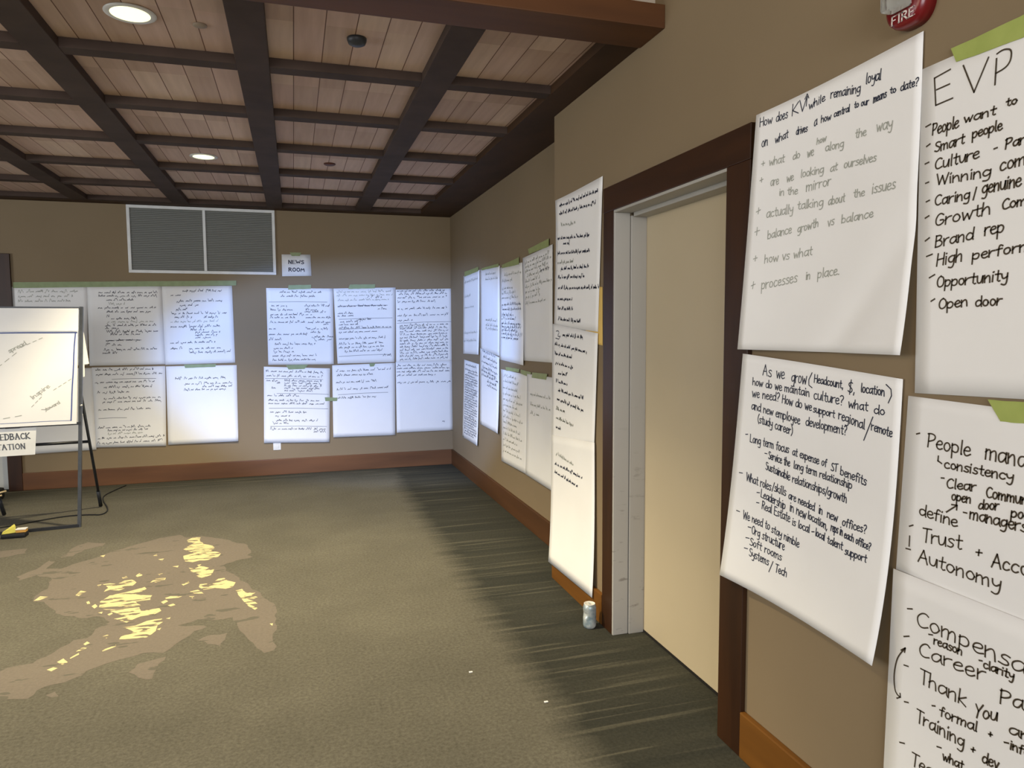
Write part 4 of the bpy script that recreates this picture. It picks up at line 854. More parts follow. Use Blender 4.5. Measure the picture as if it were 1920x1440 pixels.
mb = MB(); mb.box((-2.60, BW, 0), (FW + .4, BW + .2, TOP)); mb.box((XL, BW, 0), (-3.60, BW + .2, TOP)); mb.box((-3.60, BW, 2.10), (-2.60, BW + .2, TOP))
struct(mb, 'wall_back', 'wall', 'taupe back wall with the white framed vent and two blocks of sheets', 'wall')
mb = MB()
mb.box((FW, CORNER, 0), (FW + .4, BW, TOP))
mb.box((NW, D1, 0), (FW + .4, CORNER, TOP)); mb.box((NW, YF, 0), (FW + .4, D0, TOP)); mb.box((NW, D0, DH), (FW + .4, D1, TOP)); mb.box((DX + .06, D0, 0), (FW + .4, D1, DH))
struct(mb, 'wall_right', 'wall', 'taupe right wall that steps back beyond the doorway', 'wall')
struct(MB().box((XL - .2, YF, 0), (XL, BW + .2, TOP)), 'wall_left', 'wall', 'taupe left wall out of view', 'wall')
struct(MB().box((XL - .2, YF - .2, 0), (FW + .4, YF, TOP)), 'wall_front', 'wall', 'taupe wall behind the viewer', 'wall')

# upper ceiling of the near part and the bulkhead down to the coffered part
struct(MB().box((XL, YF, TOP), (FW + .4, BW + .2, TOP + .1)), 'trim_1', 'plaster', 'plain upper ceiling above the near part of the room', 'ceiling')
struct(MB().box((-5.6, 2.75, 2.80), (NW, 2.90, TOP)), 'trim_2', 'plaster', 'plaster bulkhead above the front ceiling beam', 'bulkhead')
# coffered plank ceiling
struct(MB().box((-5.6, 2.74, BRD), (FW, BW, BRD + .03)), 'ceiling', 'planks', 'plank panels of the coffered ceiling, tan boards with dark joints', 'ceiling')
n = 3
ys = [2.88 + .79 * k for k in range(7)]
lx = [-.075 - .1425 + .857 * k for k in (-6, -5, -4, -3, -2, -1, 0, 1)]
for k, x in enumerate(lx):
    y1 = 7.60
    where = {7: 'right of the unlit black fitting', 6: 'right of the lit ceiling lights', 5: 'left of the lit ceiling lights', 4: 'at the left edge of the view'}.get(k, 'left of the view')
    struct(MB().box((x, 2.88, SOF), (x + .145, y1, BRD), .003), f'trim_{n}', 'beam', f'long dark ceiling beam {where}', 'ceiling beam'); n += 1
for k, y in enumerate(ys):
    if k == 0: continue
    mbx = MB()
    for a, bx in zip([-5.6] + [x + .145 for x in lx], lx + [1.315]):
        mbx.box((a, y - .09, SOF + .002), (bx, y, BRD), .002)
    o = ['', 'first', 'second', 'third', 'fourth', 'fifth', 'sixth'][k]
    struct(mbx, f'trim_{n}', 'beam', f'dark cross beam of the coffered ceiling, {o} behind the front beam', 'ceiling beam'); n += 1
struct(MB().box((-5.6, 2.665, SOF - .008), (NW, 2.88, 2.80), .004), f'trim_{n}', 'beam_front', 'wide reddish front beam of the coffered ceiling ending at the right wall', 'ceiling beam'); n += 1
mbx = MB(); mbx.box((1.315, 2.88, SOF), (NW, CORNER, BRD)); mbx.box((1.315, CORNER, SOF), (FW, BW, BRD)); mbx.box((-5.6, 7.60, SOF), (1.315, BW, BRD))
struct(mbx, f'trim_{n}', 'beam_edge', 'dark edge beam of the coffered ceiling along the right and back walls', 'ceiling beam'); n += 1

# baseboards
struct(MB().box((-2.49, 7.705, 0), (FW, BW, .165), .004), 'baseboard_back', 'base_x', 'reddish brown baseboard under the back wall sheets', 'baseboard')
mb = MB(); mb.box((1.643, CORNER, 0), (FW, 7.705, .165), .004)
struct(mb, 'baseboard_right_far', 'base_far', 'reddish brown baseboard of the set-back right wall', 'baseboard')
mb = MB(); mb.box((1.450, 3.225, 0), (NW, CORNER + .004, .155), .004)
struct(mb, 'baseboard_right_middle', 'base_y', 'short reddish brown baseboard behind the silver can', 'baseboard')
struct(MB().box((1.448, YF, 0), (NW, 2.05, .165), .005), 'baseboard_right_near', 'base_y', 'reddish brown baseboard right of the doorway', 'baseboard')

# right doorway
def doorway():
    r = MB().box((DX, D0 + .012, .012), (DX + .045, D1 - .012, DH - .02), .002).build('door_1', 'door_paint', loc=(DX, (D0 + D1) / 2, 0))
    tag(r, 'cream painted flush door set back in the dark wood casing', 'door', kind='structure')
    mb = MB()
    for y0, y1 in ((3.102, 3.215), (2.050, 2.187)): mb.box((1.450, y0, 0), (NW, y1, DH if y0 > 3 else DH), .003)
    mb.build('side_casing', 'casing', r)
    MB().box((1.449, 2.050, DH), (NW, 3.215, DH + .118), .003).build('head_casing', 'casing_h', r)
    mb = MB()
    for y0, y1 in ((D1 - .012, D1), (D0, D0 + .012)): mb.box((1.452, y0, 0), (1.532, y1, DH - .012), .002)
    for y0, y1 in ((D1 - .020, D1), (D0, D0 + .020)): mb.box((1.535, y0, 0), (DX, y1, DH - .024), .002)
    mb.build('jamb', 'jamb', r)
    mb = MB(); mb.box((1.452, D0, DH - .012), (1.54, D1, DH), .002); mb.box((1.54, D0 + .015, DH - .03), (DX, D1 - .03, DH), .002)
    mb.build('head_jamb', 'frame_paint', r)
    MB().box((DX - .002, D0 + .012, 0), (DX + .04, D1 - .012, .012)).build('threshold', 'dark_gap', r)  # dark strip in the gap under the door, shade put into its colour
doorway()
# left doorway in the back wall, mostly hidden behind the easel
def left_door():
    r = MB().box((-3.58, BW + .03, .012), (-2.62, BW + .075, 2.08), .002).build('door_2', 'left_door', loc=(-3.1, BW + .05, 0))
    tag(r, 'pale grey door behind the easel at the left edge', 'door', kind='structure')
    mb = MB(); mb.box((-2.605, 7.700, 0), (-2.49, BW, 2.22), .003); mb.box((-3.71, 7.700, 0), (-3.595, BW, 2.22), .003)
    mb.build('side_casing', 'casing', r)
    MB().box((-3.595, 7.701, 2.10), (-2.605, BW, 2.22), .003).build('head_casing', 'casing', r)
left_door()
# unseen windows added behind the camera to go with the rear fill light
for i, x in enumerate((-3.1, -.1)):
    mb = MB(); 
    for a, b in (((x - 1.2, YF, 1.1), (x + 1.2, YF + .05, 1.17)), ((x - 1.2, YF, 2.83), (x + 1.2, YF + .05, 2.9)), ((x - 1.2, YF, 1.17), (x - 1.13, YF + .05, 2.83)), ((x + 1.13, YF, 1.17), (x + 1.2, YF + .05, 2.83)), ((x - .03, YF, 1.17), (x + .03, YF + .05, 2.83))): mb.box(a, b)
    o = struct(mb, f'window_{i + 1}', 'white_trim', f'white framed window behind the viewer, {"left" if i == 0 else "right"} one', 'window')
    MB().box((x - 1.13, YF, 1.17), (x + 1.13, YF + .015, 2.83)).build('pane', 'daylight_glass', o)

mb = MB()  # left window, unseen, added to carry the side fill light
for a, b in (((XL, 1.6, .9), (XL + .05, 4.8, .97)), ((XL, 1.6, 2.53), (XL + .05, 4.8, 2.6)), ((XL, 1.6, .97), (XL + .05, 1.67, 2.53)), ((XL, 4.73, .97), (XL + .05, 4.8, 2.53)), ((XL, 3.17, .97), (XL + .05, 3.23, 2.53))): mb.box(a, b)
o = struct(mb, 'window_3', 'white_trim', 'white framed window in the left wall out of view', 'window')
MB().box((XL, 1.67, .97), (XL + .015, 4.73, 2.53)).build('pane', 'daylight_glass', o)

# ------------------------------------------------------------------ ceiling fittings
def batwing(d):
    # downlight reflector: wide beam with its peak near 40 degrees and a soft cut-off
    d.use_nodes = True; nt = d.node_tree; em = nt.nodes['Emission']
    tc = N(nt, 'ShaderNodeTexCoord'); sp = N(nt, 'ShaderNodeSeparateXYZ'); ab = N(nt, 'ShaderNodeMath', operation='ABSOLUTE')
    L(nt, tc, 'Normal', sp, 0); L(nt, sp, 'Z', ab, 0)
    q = ramp(nt, [(.52, (0, 0, 0)), (.60, (.10, .10, .10)), (.68, (.42, .42, .42)), (.77, (1, 1, 1)), (.88, (.74, .74, .74)), (1, (.42, .42, .42))])
    mu = N(nt, 'ShaderNodeMath', operation='MULTIPLY'); mu.inputs[1].default_value = 1.7
    L(nt, ab, 0, q, 0); L(nt, q, 0, mu, 0); L(nt, mu, 0, em, 'Strength')
def downlight(x, y, label, watt):
    r = empty('ceiling_light', (x, y, BRD), label, 'ceiling light', 'lit recessed lights in the plank ceiling')
    MB().lathe((x, y, BRD), [(.072, -.001), (.095, -.001), (.096, -.004), (.088, -.008), (.074, -.006)], 40).build('trim_ring', 'white_trim', r, smooth=True)
    MB().lathe((x, y, BRD), [(.073, -.002), (.073, -.006), (.06, -.007), (.02, -.008)], 40).build('lens', 'lens', r, smooth=True)
    d = bpy.data.lights.new('lamp', 'SPOT'); d.energy = watt; d.color = (1.0, .86, .57); d.spot_size = math.radians(140); d.spot_blend = .1; d.shadow_soft_size = .06; batwing(d)
    o = bpy.data.objects.new('lamp', d); COL.objects.link(o); o.parent = r; o.location = (0, 0, -.02)
downlight(-.585, 3.245, 'larger nearer lit round light between planks at the upper left', 320)
downlight(-.588, 5.69, 'smaller farther lit round light above the white framed vent', 265)
t = MB().lathe((.298, 3.249, BRD), [(.042, 0), (.042, -.010), (.036, -.024), (.022, -.031), (.004, -.033)], 32).build('ceiling_fitting', 'blackdome', loc=(.298, 3.249, BRD), smooth=True)
tag(t, 'larger round black unlit fitting on the planks near the front beam', 'ceiling fitting')
t = MB().lathe((.298, 5.688, BRD), [(.044, 0), (.044, -.006), (.034, -.012), (.004, -.014)], 32).build('ceiling_fitting', 'rust', loc=(.298, 5.688, BRD), smooth=True)
tag(t, 'smaller round rust dark fitting on the planks farther back', 'ceiling fitting')
t = MB().lathe((-.335, 3.29, BRD), [(.028, 0), (.028, -.004), (.02, -.007), (.003, -.008)], 24).build('sprinkler_cap', 'knob', loc=(-.335, 3.29, BRD), smooth=True)
tag(t, 'faint small tan sprinkler cap right of the nearer lit light', 'sprinkler cap')

# ------------------------------------------------------------------ paper sheets, tape and handwriting
def to_world(wall, u, v, d):
    if wall == 'N': return Vector((NW - d, -u, v))
    if wall == 'F': return Vector((FW - d, -u, v))
    return Vector((u, BW - d, v))
def depth(sh, s, t):
    s = min(1, max(0, s)); t = min(1, max(0, t))
    g = sh.get
    return (sh['d'] + g('l', 0) * (1 - s) ** 3 + g('bl', 0) * (1 - s) ** 2 * t ** 3 + g('br', 0) * s ** 2 * t ** 3 + g('b', 0) * t ** 3 + g('tl', 0) * (1 - s) ** 4 * (1 - t) ** 4
            - g('crease', 0) * math.exp(-(((s - .60) * .72 + (t - 1) * .69) / .055) ** 2) * t ** 2)
def st(sh, u, v):
    TL, TR, BR, BL = sh['c']
    t = ((TL[1] + TR[1]) / 2 - v) / ((TL[1] + TR[1] - BL[1] - BR[1]) / 2)
    for _ in range(3):
        l = TL[0] + (BL[0] - TL[0]) * t; r = TR[0] + (BR[0] - TR[0]) * t; s = (u - l) / (r - l)
        vt = TL[1] + (TR[1] - TL[1]) * s; vb = BL[1] + (BR[1] - BL[1]) * s; t = (vt - v) / (vt - vb)
    return s, t
def on_sheet(sh, u, v, lift):
    s, t = st(sh, u, v); return to_world(sh['w'], u, v, depth(sh, s, t) + lift)

# single-stroke hand lettering: x-height 5, capitals 8, descenders -3; each glyph = advance, strokes
O_ = '3.6,2.6 3,0.8 1.8,0 0.6,0.7 0,2.5 0.6,4.4 1.9,5 3.1,4.2 3.6,2.6'
FONT = {
'a': (5, '3.6,4.4 2.2,5 .5,4 0,2 .8,.2 2.3,.2 3.7,2.4|3.8,5 3.8,1 4.6,0'), 'b': (4.8, '0,8 0,0|0,1 1.6,0 3.4,.8 3.7,3 2.4,4.8 .8,4.4 0,3'), 'c': (4.4, '3.4,4.2 2,5 .5,4 0,2.2 .8,.4 2.2,0 3.6,.9'),
'd': (5, '3.7,3.8 2,5 .4,3.8 0,1.8 1,.1 2.6,.3 3.8,2|3.9,8 3.8,1 4.3,0'), 'e': (4.4, '.1,2.4 3.4,2.9 3,4.6 1.7,5 .4,3.9 0,2 .9,.2 2.2,0 3.7,1'), 'f': (3.8, '3.2,7.2 2.3,8 1.3,7 1.2,0|0,4.6 2.9,4.9'),
'g': (4.8, '3.6,4.3 2,5 .4,3.9 0,2.2 1,.6 2.6,.8 3.7,2.6|3.8,5 3.8,-1.2 2.6,-3 .5,-2.5'), 'h': (4.7, '.1,8 0,0|0,2.8 1.6,4.9 3.1,4.5 3.4,0'), 'i': (2, '.5,4.8 .5,0|.5,6.6 .7,7.1'), 'j': (2.6, '1.4,5 1.3,-2 .2,-3|1.4,6.6 1.5,7.1'),
'k': (4.3, '.1,8 0,0|3.2,4.8 .1,2.2 3.4,0'), 'l': (2, '.5,8 .4,.3 1,0'), 'm': (6.6, '0,5 .1,0|.1,3.2 1.4,4.9 2.5,4.4 2.6,0|2.6,3.2 4,4.9 5.2,4.3 5.3,0'), 'n': (4.7, '0,5 .1,0|.1,2.8 1.7,4.9 3.1,4.4 3.4,0'),
'o': (4.6, O_), 'p': (4.8, '0,5 .1,-3|.1,3.6 1.8,5 3.6,4 3.5,1.4 2,.1 .1,.9'), 'q': (4.8, '3.6,4.3 2,5 .3,3.6 .2,1.2 1.6,0 3.6,2|3.7,5 3.7,-3'), 'r': (3.8, '0,5 .1,0|.1,2.8 1.2,4.6 3,4.7'),
's': (4, '3.2,4.4 1.8,5 .4,4.2 .9,3 2.6,2.3 3.1,1 1.8,0 0,.6'), 't': (3.8, '1.5,7.4 1.4,.8 2.3,0 3,.3|0,4.8 3.1,5'), 'u': (4.8, '0,5 .2,1.2 1.4,0 3,.9 3.6,4.8|3.6,5 3.7,0'), 'v': (4.2, '0,5 1.7,0 3.5,5'),
'w': (6, '0,5 1.2,0 2.6,3.8 3.8,0 5.2,5'), 'x': (4.2, '0,5 3.4,0|3.3,5 .1,0'), 'y': (4.6, '0,5 .4,2.4 1.6,1.6 3.4,3|3.7,5 3.4,-1.6 2.2,-3 .4,-2.2'), 'z': (4.2, '0,4.8 3.3,5 .1,.1 3.5,0'),
'A': (5.6, '0,0 2.2,8 4.6,0|.9,3 3.8,3.1'), 'B': (5.2, '.1,8 0,0|0,7.8 2.6,8 3.6,6.6 2.6,4.6 .2,4.2|2.4,4.4 4.2,3 3.6,.6 1.6,0 0,.1'), 'C': (5.4, '4.4,6.8 3.2,8 1.4,7.2 .1,4.4 .6,1.2 2.4,0 4.6,1.1'), 'D': (5.2, '.1,8 0,0|-.3,8 2.4,7.8 4.3,5.6 4,2 2,.1 -.2,0'),
'E': (4.8, '4,8 .1,7.8 0,0 4.2,.1|.1,4.2 3.4,4.3'), 'F': (4.6, '4,8 .1,7.8 0,0|.1,4.2 3,4.3'), 'G': (5.6, '4.4,6.8 3,8 1.2,7.2 .1,4.4 .6,1.2 2.4,0 4.4,1.2 4.6,3.4 2.8,3.4'), 'H': (5.4, '.1,8 0,0|4.3,8 4.2,0|.1,4 4.2,4.3'),
'I': (2.2, '.6,8 .6,0'), 'K': (5, '.2,8 0,0|4.2,8 .2,3.6 4.4,0'), 'L': (4.6, '.2,8 .1,.2 4,0'), 'N': (5.4, '0,0 .2,8 4,0 4.3,8'), 'O': (5.8, '2.6,8 .9,7 0,4 .8,1 2.6,0 4.4,1.2 5,4 4.2,7 2.6,8'), 'P': (5, '.2,8 0,0|-.4,7.2 1.8,8 3.9,7.2 3.8,5 2,3.6 .2,3.4'),
'R': (5.2, '.2,8 0,0|-.2,7.4 1.8,8 3.8,7.2 3.6,5.2 2,4 .2,3.8|1.6,4 4.4,0'), 'S': (4.8, '3.9,7 2.4,8 .6,7.2 .5,5.4 2.2,4.2 3.9,3 3.8,.9 2,0 0,.9'), 'T': (5, '0,7.8 4.6,8|2.3,7.9 2.2,0'), 'U': (5.2, '0,8 .2,2 1.8,0 3.6,1 4.3,8'),
'V': (5.2, '0,8 2.2,0 4.5,8'), 'W': (7.6, '0,8 1.6,0 3.4,6.6 5.2,0 6.8,8'), 'Y': (4.8, '0,8 2,4 4.4,8|2.1,4.2 1.4,0'), 'M': (6.4, '0,0 .6,8 2.8,2.4 5,8 5.6,0'),
'-': (4.2, '.3,3.2 3.4,3.6'), '+': (4.6, '.2,3 3.8,3.3|2,5 1.9,1.2'), '?': (4.4, '.2,6.8 1.6,8 3.4,7.2 3.2,5 1.6,3.6 1.5,2|1.5,.3 1.7,.1'), '(': (2.8, '2,8.4 .5,5.5 .5,2 2,-.8'), ')': (2.8, '.2,8.4 1.7,5.5 1.7,2 .2,-.8'),
',': (2.2, '.8,.6 .3,-1.2'), '.': (2, '.5,.1 .8,.3'), '/': (3.4, '2.8,8 .2,-1.2'), '$': (5, '3.9,6.6 2.4,7.4 .6,6.6 .5,5 2.2,4 3.9,2.8 3.6,1 2,.4 0,1.2|2.3,9 1.9,-1.2')}
class Stroke(list):
    def __init__(s, pts, sharp=False): super().__init__(pts); s.sharp = sharp
def strokes(txt):
    x = 0; out = []
    for ch in txt:
        if ch == ' ': x += 3.4; continue
        adv, s = FONT[ch]
        for pl in s.split('|'): out.append(Stroke([(x + float(p.split(',')[0]), float(p.split(',')[1])) for p in pl.split()], ch in 'EFHILKNMTVWYAvwxzkt/+-'))
        x += adv
    return out, x - .9
def smooth(pl, it=1):
    for _ in range(it):
        if len(pl) < 3: return pl
        q = [pl[0]]
        for a, b in zip(pl, pl[1:]):
            q.append((a[0] * .75 + b[0] * .25, a[1] * .75 + b[1] * .25)); q.append((a[0] * .25 + b[0] * .75, a[1] * .25 + b[1] * .75))
        q.append(pl[-1]); pl = q
    return pl
def ribbon(bm, pts, wd, put, mi):
    """a flat pen stroke through 2-D points, laid on the surface by put()"""
    for i in range(1, len(pts) - 1):        # break the stroke at sharp corners so that it keeps its width
        ax, ay = pts[i][0] - pts[i - 1][0], pts[i][1] - pts[i - 1][1]; bx, by = pts[i + 1][0] - pts[i][0], pts[i + 1][1] - pts[i][1]
        if ax * bx + ay * by < .35 * math.hypot(ax, ay) * math.hypot(bx, by):
            ribbon(bm, pts[:i + 1], wd, put, mi); ribbon(bm, pts[i:], wd, put, mi); return
    n = len(pts); L_, R_ = [], []
    for i, p in enumerate(pts):
        a = pts[max(0, i - 1)]; b = pts[min(n - 1, i + 1)]; dx, dy = b[0] - a[0], b[1] - a[1]; l = math.hypot(dx, dy) or 1e-9
        nx, ny = -dy / l * wd / 2, dx / l * wd / 2; ex = ey = 0
        if i == 0: ex, ey = -dx / l * wd * .4, -dy / l * wd * .4
        if i == n - 1: ex, ey = dx / l * wd * .4, dy / l * wd * .4
        L_.append(bm.verts.new(put(p[0] + nx + ex, p[1] + ny + ey))); R_.append(bm.verts.new(put(p[0] - nx + ex, p[1] - ny + ey)))
    for i in range(n - 1):
        f = bm.faces.new([R_[i], R_[i + 1], L_[i + 1], L_[i]]); f.material_index = mi
rng = random.Random(11)
def ink_lines(sh, pen):
    """all pen strokes of one sheet as (2-D polyline, width, ink)"""
    res = []
    for it in sh['ink']:
        if it[0] == 't':
            _, txt, u0, v0, u1, v1, h, ink = it
            ss, wtot = strokes(txt); tall = any(c.isupper() or c in 'bdfhklt/?$(' for c in txt); k = h / 8 if tall else h / 6.2
            dx, dy = u1 - u0, v1 - v0; lx_ = math.hypot(dx, dy); kx = lx_ / max(wtot, 1.0); ax, ay = dx / lx_, dy / lx_
            if txt in '-+': k = max(kx, k * .7)
            for s in ss:
                sharp = s.sharp
                s = [(x + rng.uniform(-.2, .2), y + rng.uniform(-.24, .24)) for x, y in s]
                if not sharp: s = smooth(s, 2)
                q = [(u0 + ax * x * kx + .10 * y * k * .6 - ay * 0, v0 + ay * x * kx + y * k) for x, y in s]
                res.append((q, pen, ink))
        elif it[0] == 's': res.append((smooth(list(it[1]), 2) if len(it[1]) > 4 else list(it[1]), pen, it[2]))
        else:
            _, u0, v0, u1, v1, h, ink = it
            dx, dy = u1 - u0, v1 - v0; l = math.hypot(dx, dy); x = 0
            while x < l - h * .3:
                wl = min(l - x, h * rng.uniform(1.0, 3.8)); n_ = max(3, int(wl / (h * .26))); q = []
                for i in range(n_ + 1):
                    t_ = (x + wl * i / n_) / l; up = (i % 2) * h * rng.uniform(.45, 1.0)
                    if rng.random() < .10: up = h * 1.6
                    if rng.random() < .05: up = -h * .5
                    q.append((u0 + dx * t_ + rng.uniform(-.1, .1) * h, v0 + dy * t_ + up))
                res.append((smooth(q, 1), pen, ink)); x += wl + h * rng.uniform(.7, 1.5)
    return res
SHEETOBJ = {}
def make_sheet(key, name, label, cat, group, mat='paper', pen=.003, nu=14, nv=16, creases=0):
    sh = SHEETS[key]; c = sh['c']; mb = MB(); grid = []
    for j in range(nv + 1):
        row = []
        for i in range(nu + 1):
            s, t = i / nu, j / nv
            u = (c[0][0] * (1 - s) + c[1][0] * s) * (1 - t) + (c[3][0] * (1 - s) + c[2][0] * s) * t
            v = (c[0][1] * (1 - s) + c[1][1] * s) * (1 - t) + (c[3][1] * (1 - s) + c[2][1] * s) * t
            row.append((u, v, depth(sh, s, t)))
        grid.append(row)
    fr = [[mb.bm.verts.new(to_world(sh['w'], u, v, d)) for u, v, d in r] for r in grid]
    bk = [[mb.bm.verts.new(to_world(sh['w'], u, v, d - .0006)) for u, v, d in r] for r in grid]
    for j in range(nv):
        for i in range(nu):
            mb.bm.faces.new([fr[j][i], fr[j + 1][i], fr[j + 1][i + 1], fr[j][i + 1]]); mb.bm.faces.new([bk[j][i], bk[j][i + 1], bk[j + 1][i + 1], bk[j + 1][i]])
    edge = [(0, i) for i in range(nu + 1)] + [(j, nu) for j in range(1, nv + 1)] + [(nv, i) for i in range(nu - 1, -1, -1)] + [(j, 0) for j in range(nv - 1, 0, -1)]
    for a, b in zip(edge, edge[1:] + edge[:1]): mb.bm.faces.new([fr[a[0]][a[1]], fr[b[0]][b[1]], bk[b[0]][b[1]], bk[a[0]][a[1]]])
    base = to_world(sh['w'], (c[3][0] + c[2][0]) / 2, min(c[3][1], c[2][1]), sh['d'])
    o = mb.build(name, mat, loc=base, smooth=True); tag(o, label, cat, group); SHEETOBJ[key] = o
    lines = ink_lines(sh, pen)
    if lines:
        inks = sorted({l[2] for l in lines}); mb = MB()
        put = lambda u, v: on_sheet(sh, u, v, .0009)
        for q, wd, ink in lines: ribbon(mb.bm, q, wd, put, inks.index(ink))
        h = mb.build('handwriting', [f'ink{i}' for i in inks], o)
    return o
G = 'white flip chart sheets taped to the walls'
def fs(key, label, pen=.0034, **k): return make_sheet(key, 'flip_chart_sheet', label, 'paper sheet', G, pen=pen, **k)
fs('LUL', 'back wall sheet in the upper row directly beside the dark left casing')
fs('LUM', 'back wall upper sheet in the middle of the left block, dense list')
fs('LUR', 'back wall upper sheet at the right of the left block, under the vent')
fs('LLL', 'back wall lower sheet behind the easel legs, hanging lowest of its row')
fs('LLM', 'back wall lower sheet right of the easel, filled with lines to its bottom')
fs('LLR', 'mostly blank back wall sheet with three lines, lower right of the left block')
fs('RU1', 'back wall sheet under the NEWS ROOM sign with writing in two columns')
fs('RU2', 'back wall upper sheet with faint lines, middle of the right block')
fs('RU3', 'back wall upper sheet of dense small lines beside the room corner')
fs('RL1', 'back wall lower sheet hanging over the white outlet')
fs('RL2', 'back wall lower sheet with four short lines, middle of the right block')
fs('RL3', 'back wall lower sheet beside the room corner, blank below five lines')
fs('S1', 'narrow looking upper sheet on the far right wall nearest the room corner', nu=8)
fs('S2', 'far right wall upper sheet, second from the room corner, faint writing', nu=8)
fs('S3', 'far right wall upper sheet, third from the room corner, dark list', nu=8)
fs('S4', 'far right wall upper sheet next to the tall column, highest of its row', nu=8)
fs('F1', 'far right wall lower sheet nearest the corner, covered in dense lines', nu=8)
fs('F2', 'far right wall lower sheet second from the corner, blank bottom half', nu=8)
fs('F3', 'far right wall lower sheet third from the corner, list down its left', nu=8)
fs('F4', 'far right wall lower sheet partly behind the tall column, almost blank', nu=8)
fs('T1', 'topmost sheet of the tall column left of the doorway', pen=.0055)
fs('T2', 'middle sheet of the tall column left of the doorway, numbered two', pen=.005)
fs('T3', 'lowest sheet of the tall column, brightly lit, hanging above the can', pen=.005)
make_sheet('YEL', 'yellow_sheet', 'yellow paper edge sticking out behind the tall column of sheets', 'paper sheet', None, 'yellow_paper')
fs('KV', 'near sheet right of the doorway, mostly faded grey writing, upper one', pen=.0030, nu=24, nv=28)
fs('AS', 'near sheet right of the doorway starting As we grow, lower one', pen=.0032, nu=24, nv=28)
fs('EVP', 'near sheet headed EVP under the green tape at the right edge', pen=.0037)
fs('PM', 'near sheet about People management at the right edge, middle', pen=.0037)
fs('CS', 'near sheet starting Compensation at the lower right edge', pen=.0037)
NEWS = make_sheet('NEWS', 'paper_sign', 'small white NEWS ROOM sign right of the vent', 'sign', None, 'sign_paper', nu=4, nv=4)

# tape strips
TL_ = {0: ('long green masking tape strip along the tops of the left block sheets', 'masking tape'), 5: ('small green tape piece bridging two lower sheets of the right block', 'masking tape')}
for i, (key, wall, q, d) in enumerate(TAPES):
    mb = MB(); n_ = 8 if len(q) == 4 else 1; fr = []
    for k in range(n_ + 1):
        s = k / n_; j = random.uniform(-.0012, .0012)
        col = []
        for lift in (d, d + .0004):
            for a, b in ((q[0], q[1]), (q[3], q[2])):
                u = a[0] * (1 - s) + b[0] * s; v = a[1] * (1 - s) + b[1] * s + j
                dd = lift
                if key and SHEETS[key].get('tl'): dd += 0
                col.append(mb.bm.verts.new(to_world(wall, u, v, dd)))
        fr.append(col)
    for A, B in zip(fr, fr[1:]):
        for a, b, c_, d_ in ((0, 1, 1, 0), (2, 3, 3, 2), (0, 2, 2, 0), (1, 3, 3, 1)): mb.bm.faces.new([A[a], A[b], B[c_], B[d_]])
    for E in (fr[0], fr[-1]): mb.bm.faces.new([E[0], E[1], E[3], E[2]])
    mt = {'N': 'tape', 'F': 'tape_far', 'B': 'tape_pale'}[wall]
    if key: o = mb.build('tape', mt, SHEETOBJ[key]); o['label'] = 'green masking tape'
    else:
        base = to_world(wall, (q[0][0] + q[1][0]) / 2, q[3][1], d)
        o = mb.build('masking_tape', mt, loc=base); tag(o, *TL_[i])

# printed signs: heavy roman capitals with slab serifs
def roman(mb, txt, x0, y0, wtot, h, put, wd=None, slant=0):
    ss, wt = strokes(txt); ss = []; x = 0
    for ch in txt:
        adv, s = FONT[ch]; ss.append((x, s)); x += adv + .9
    wt = x - 1.4; kx = wtot / wt; k = h / 8; wd = wd or h * .17
    for xo, s in ss:
        for pl in s.split('|'):
            p = [tuple(float(c) for c in q.split(',')) for q in pl.split()]
            q = smooth(p, 2) if len(p) > 4 else p
            for a, b in (zip(q, q[1:]) if len(p) <= 4 else [(None, None)]):
                pts = [a, b] if a else q
                pts = [(x0 + (xo + X) * kx + slant * Y * k, y0 + Y * k) for X, Y in pts]
                thin = a and (abs(b[1] - a[1]) < .6)
                ribbon(mb.bm, pts, wd * (.6 if thin else 1), put, 0)
            for (X, Y) in {p[0], p[-1]}:
                if len(p) <= 4 and (Y < .5 or Y > 7.4):
                    c0 = (x0 + (xo + X) * kx + slant * Y * k, y0 + Y * k); ribbon(mb.bm, [(c0[0] - .8 * k, c0[1]), (c0[0] + .8 * k, c0[1])], wd * .5, put, 0)
sh = SHEETS['NEWS']; c = sh['c']; mb = MB(); put = lambda u, v: on_sheet(sh, u, v, .001)
uw = c[1][0] - c[0][0]; vh = c[0][1] - c[3][1]
roman(mb, 'NEWS', c[0][0] + uw * .235, c[3][1] + vh * .585, uw * .53, vh * .155, put, vh * .038); roman(mb, 'ROOM', c[0][0] + uw * .235, c[3][1] + vh * .235, uw * .54, vh * .155, put, vh * .038)
mb.build('lettering', 'ink0', NEWS)

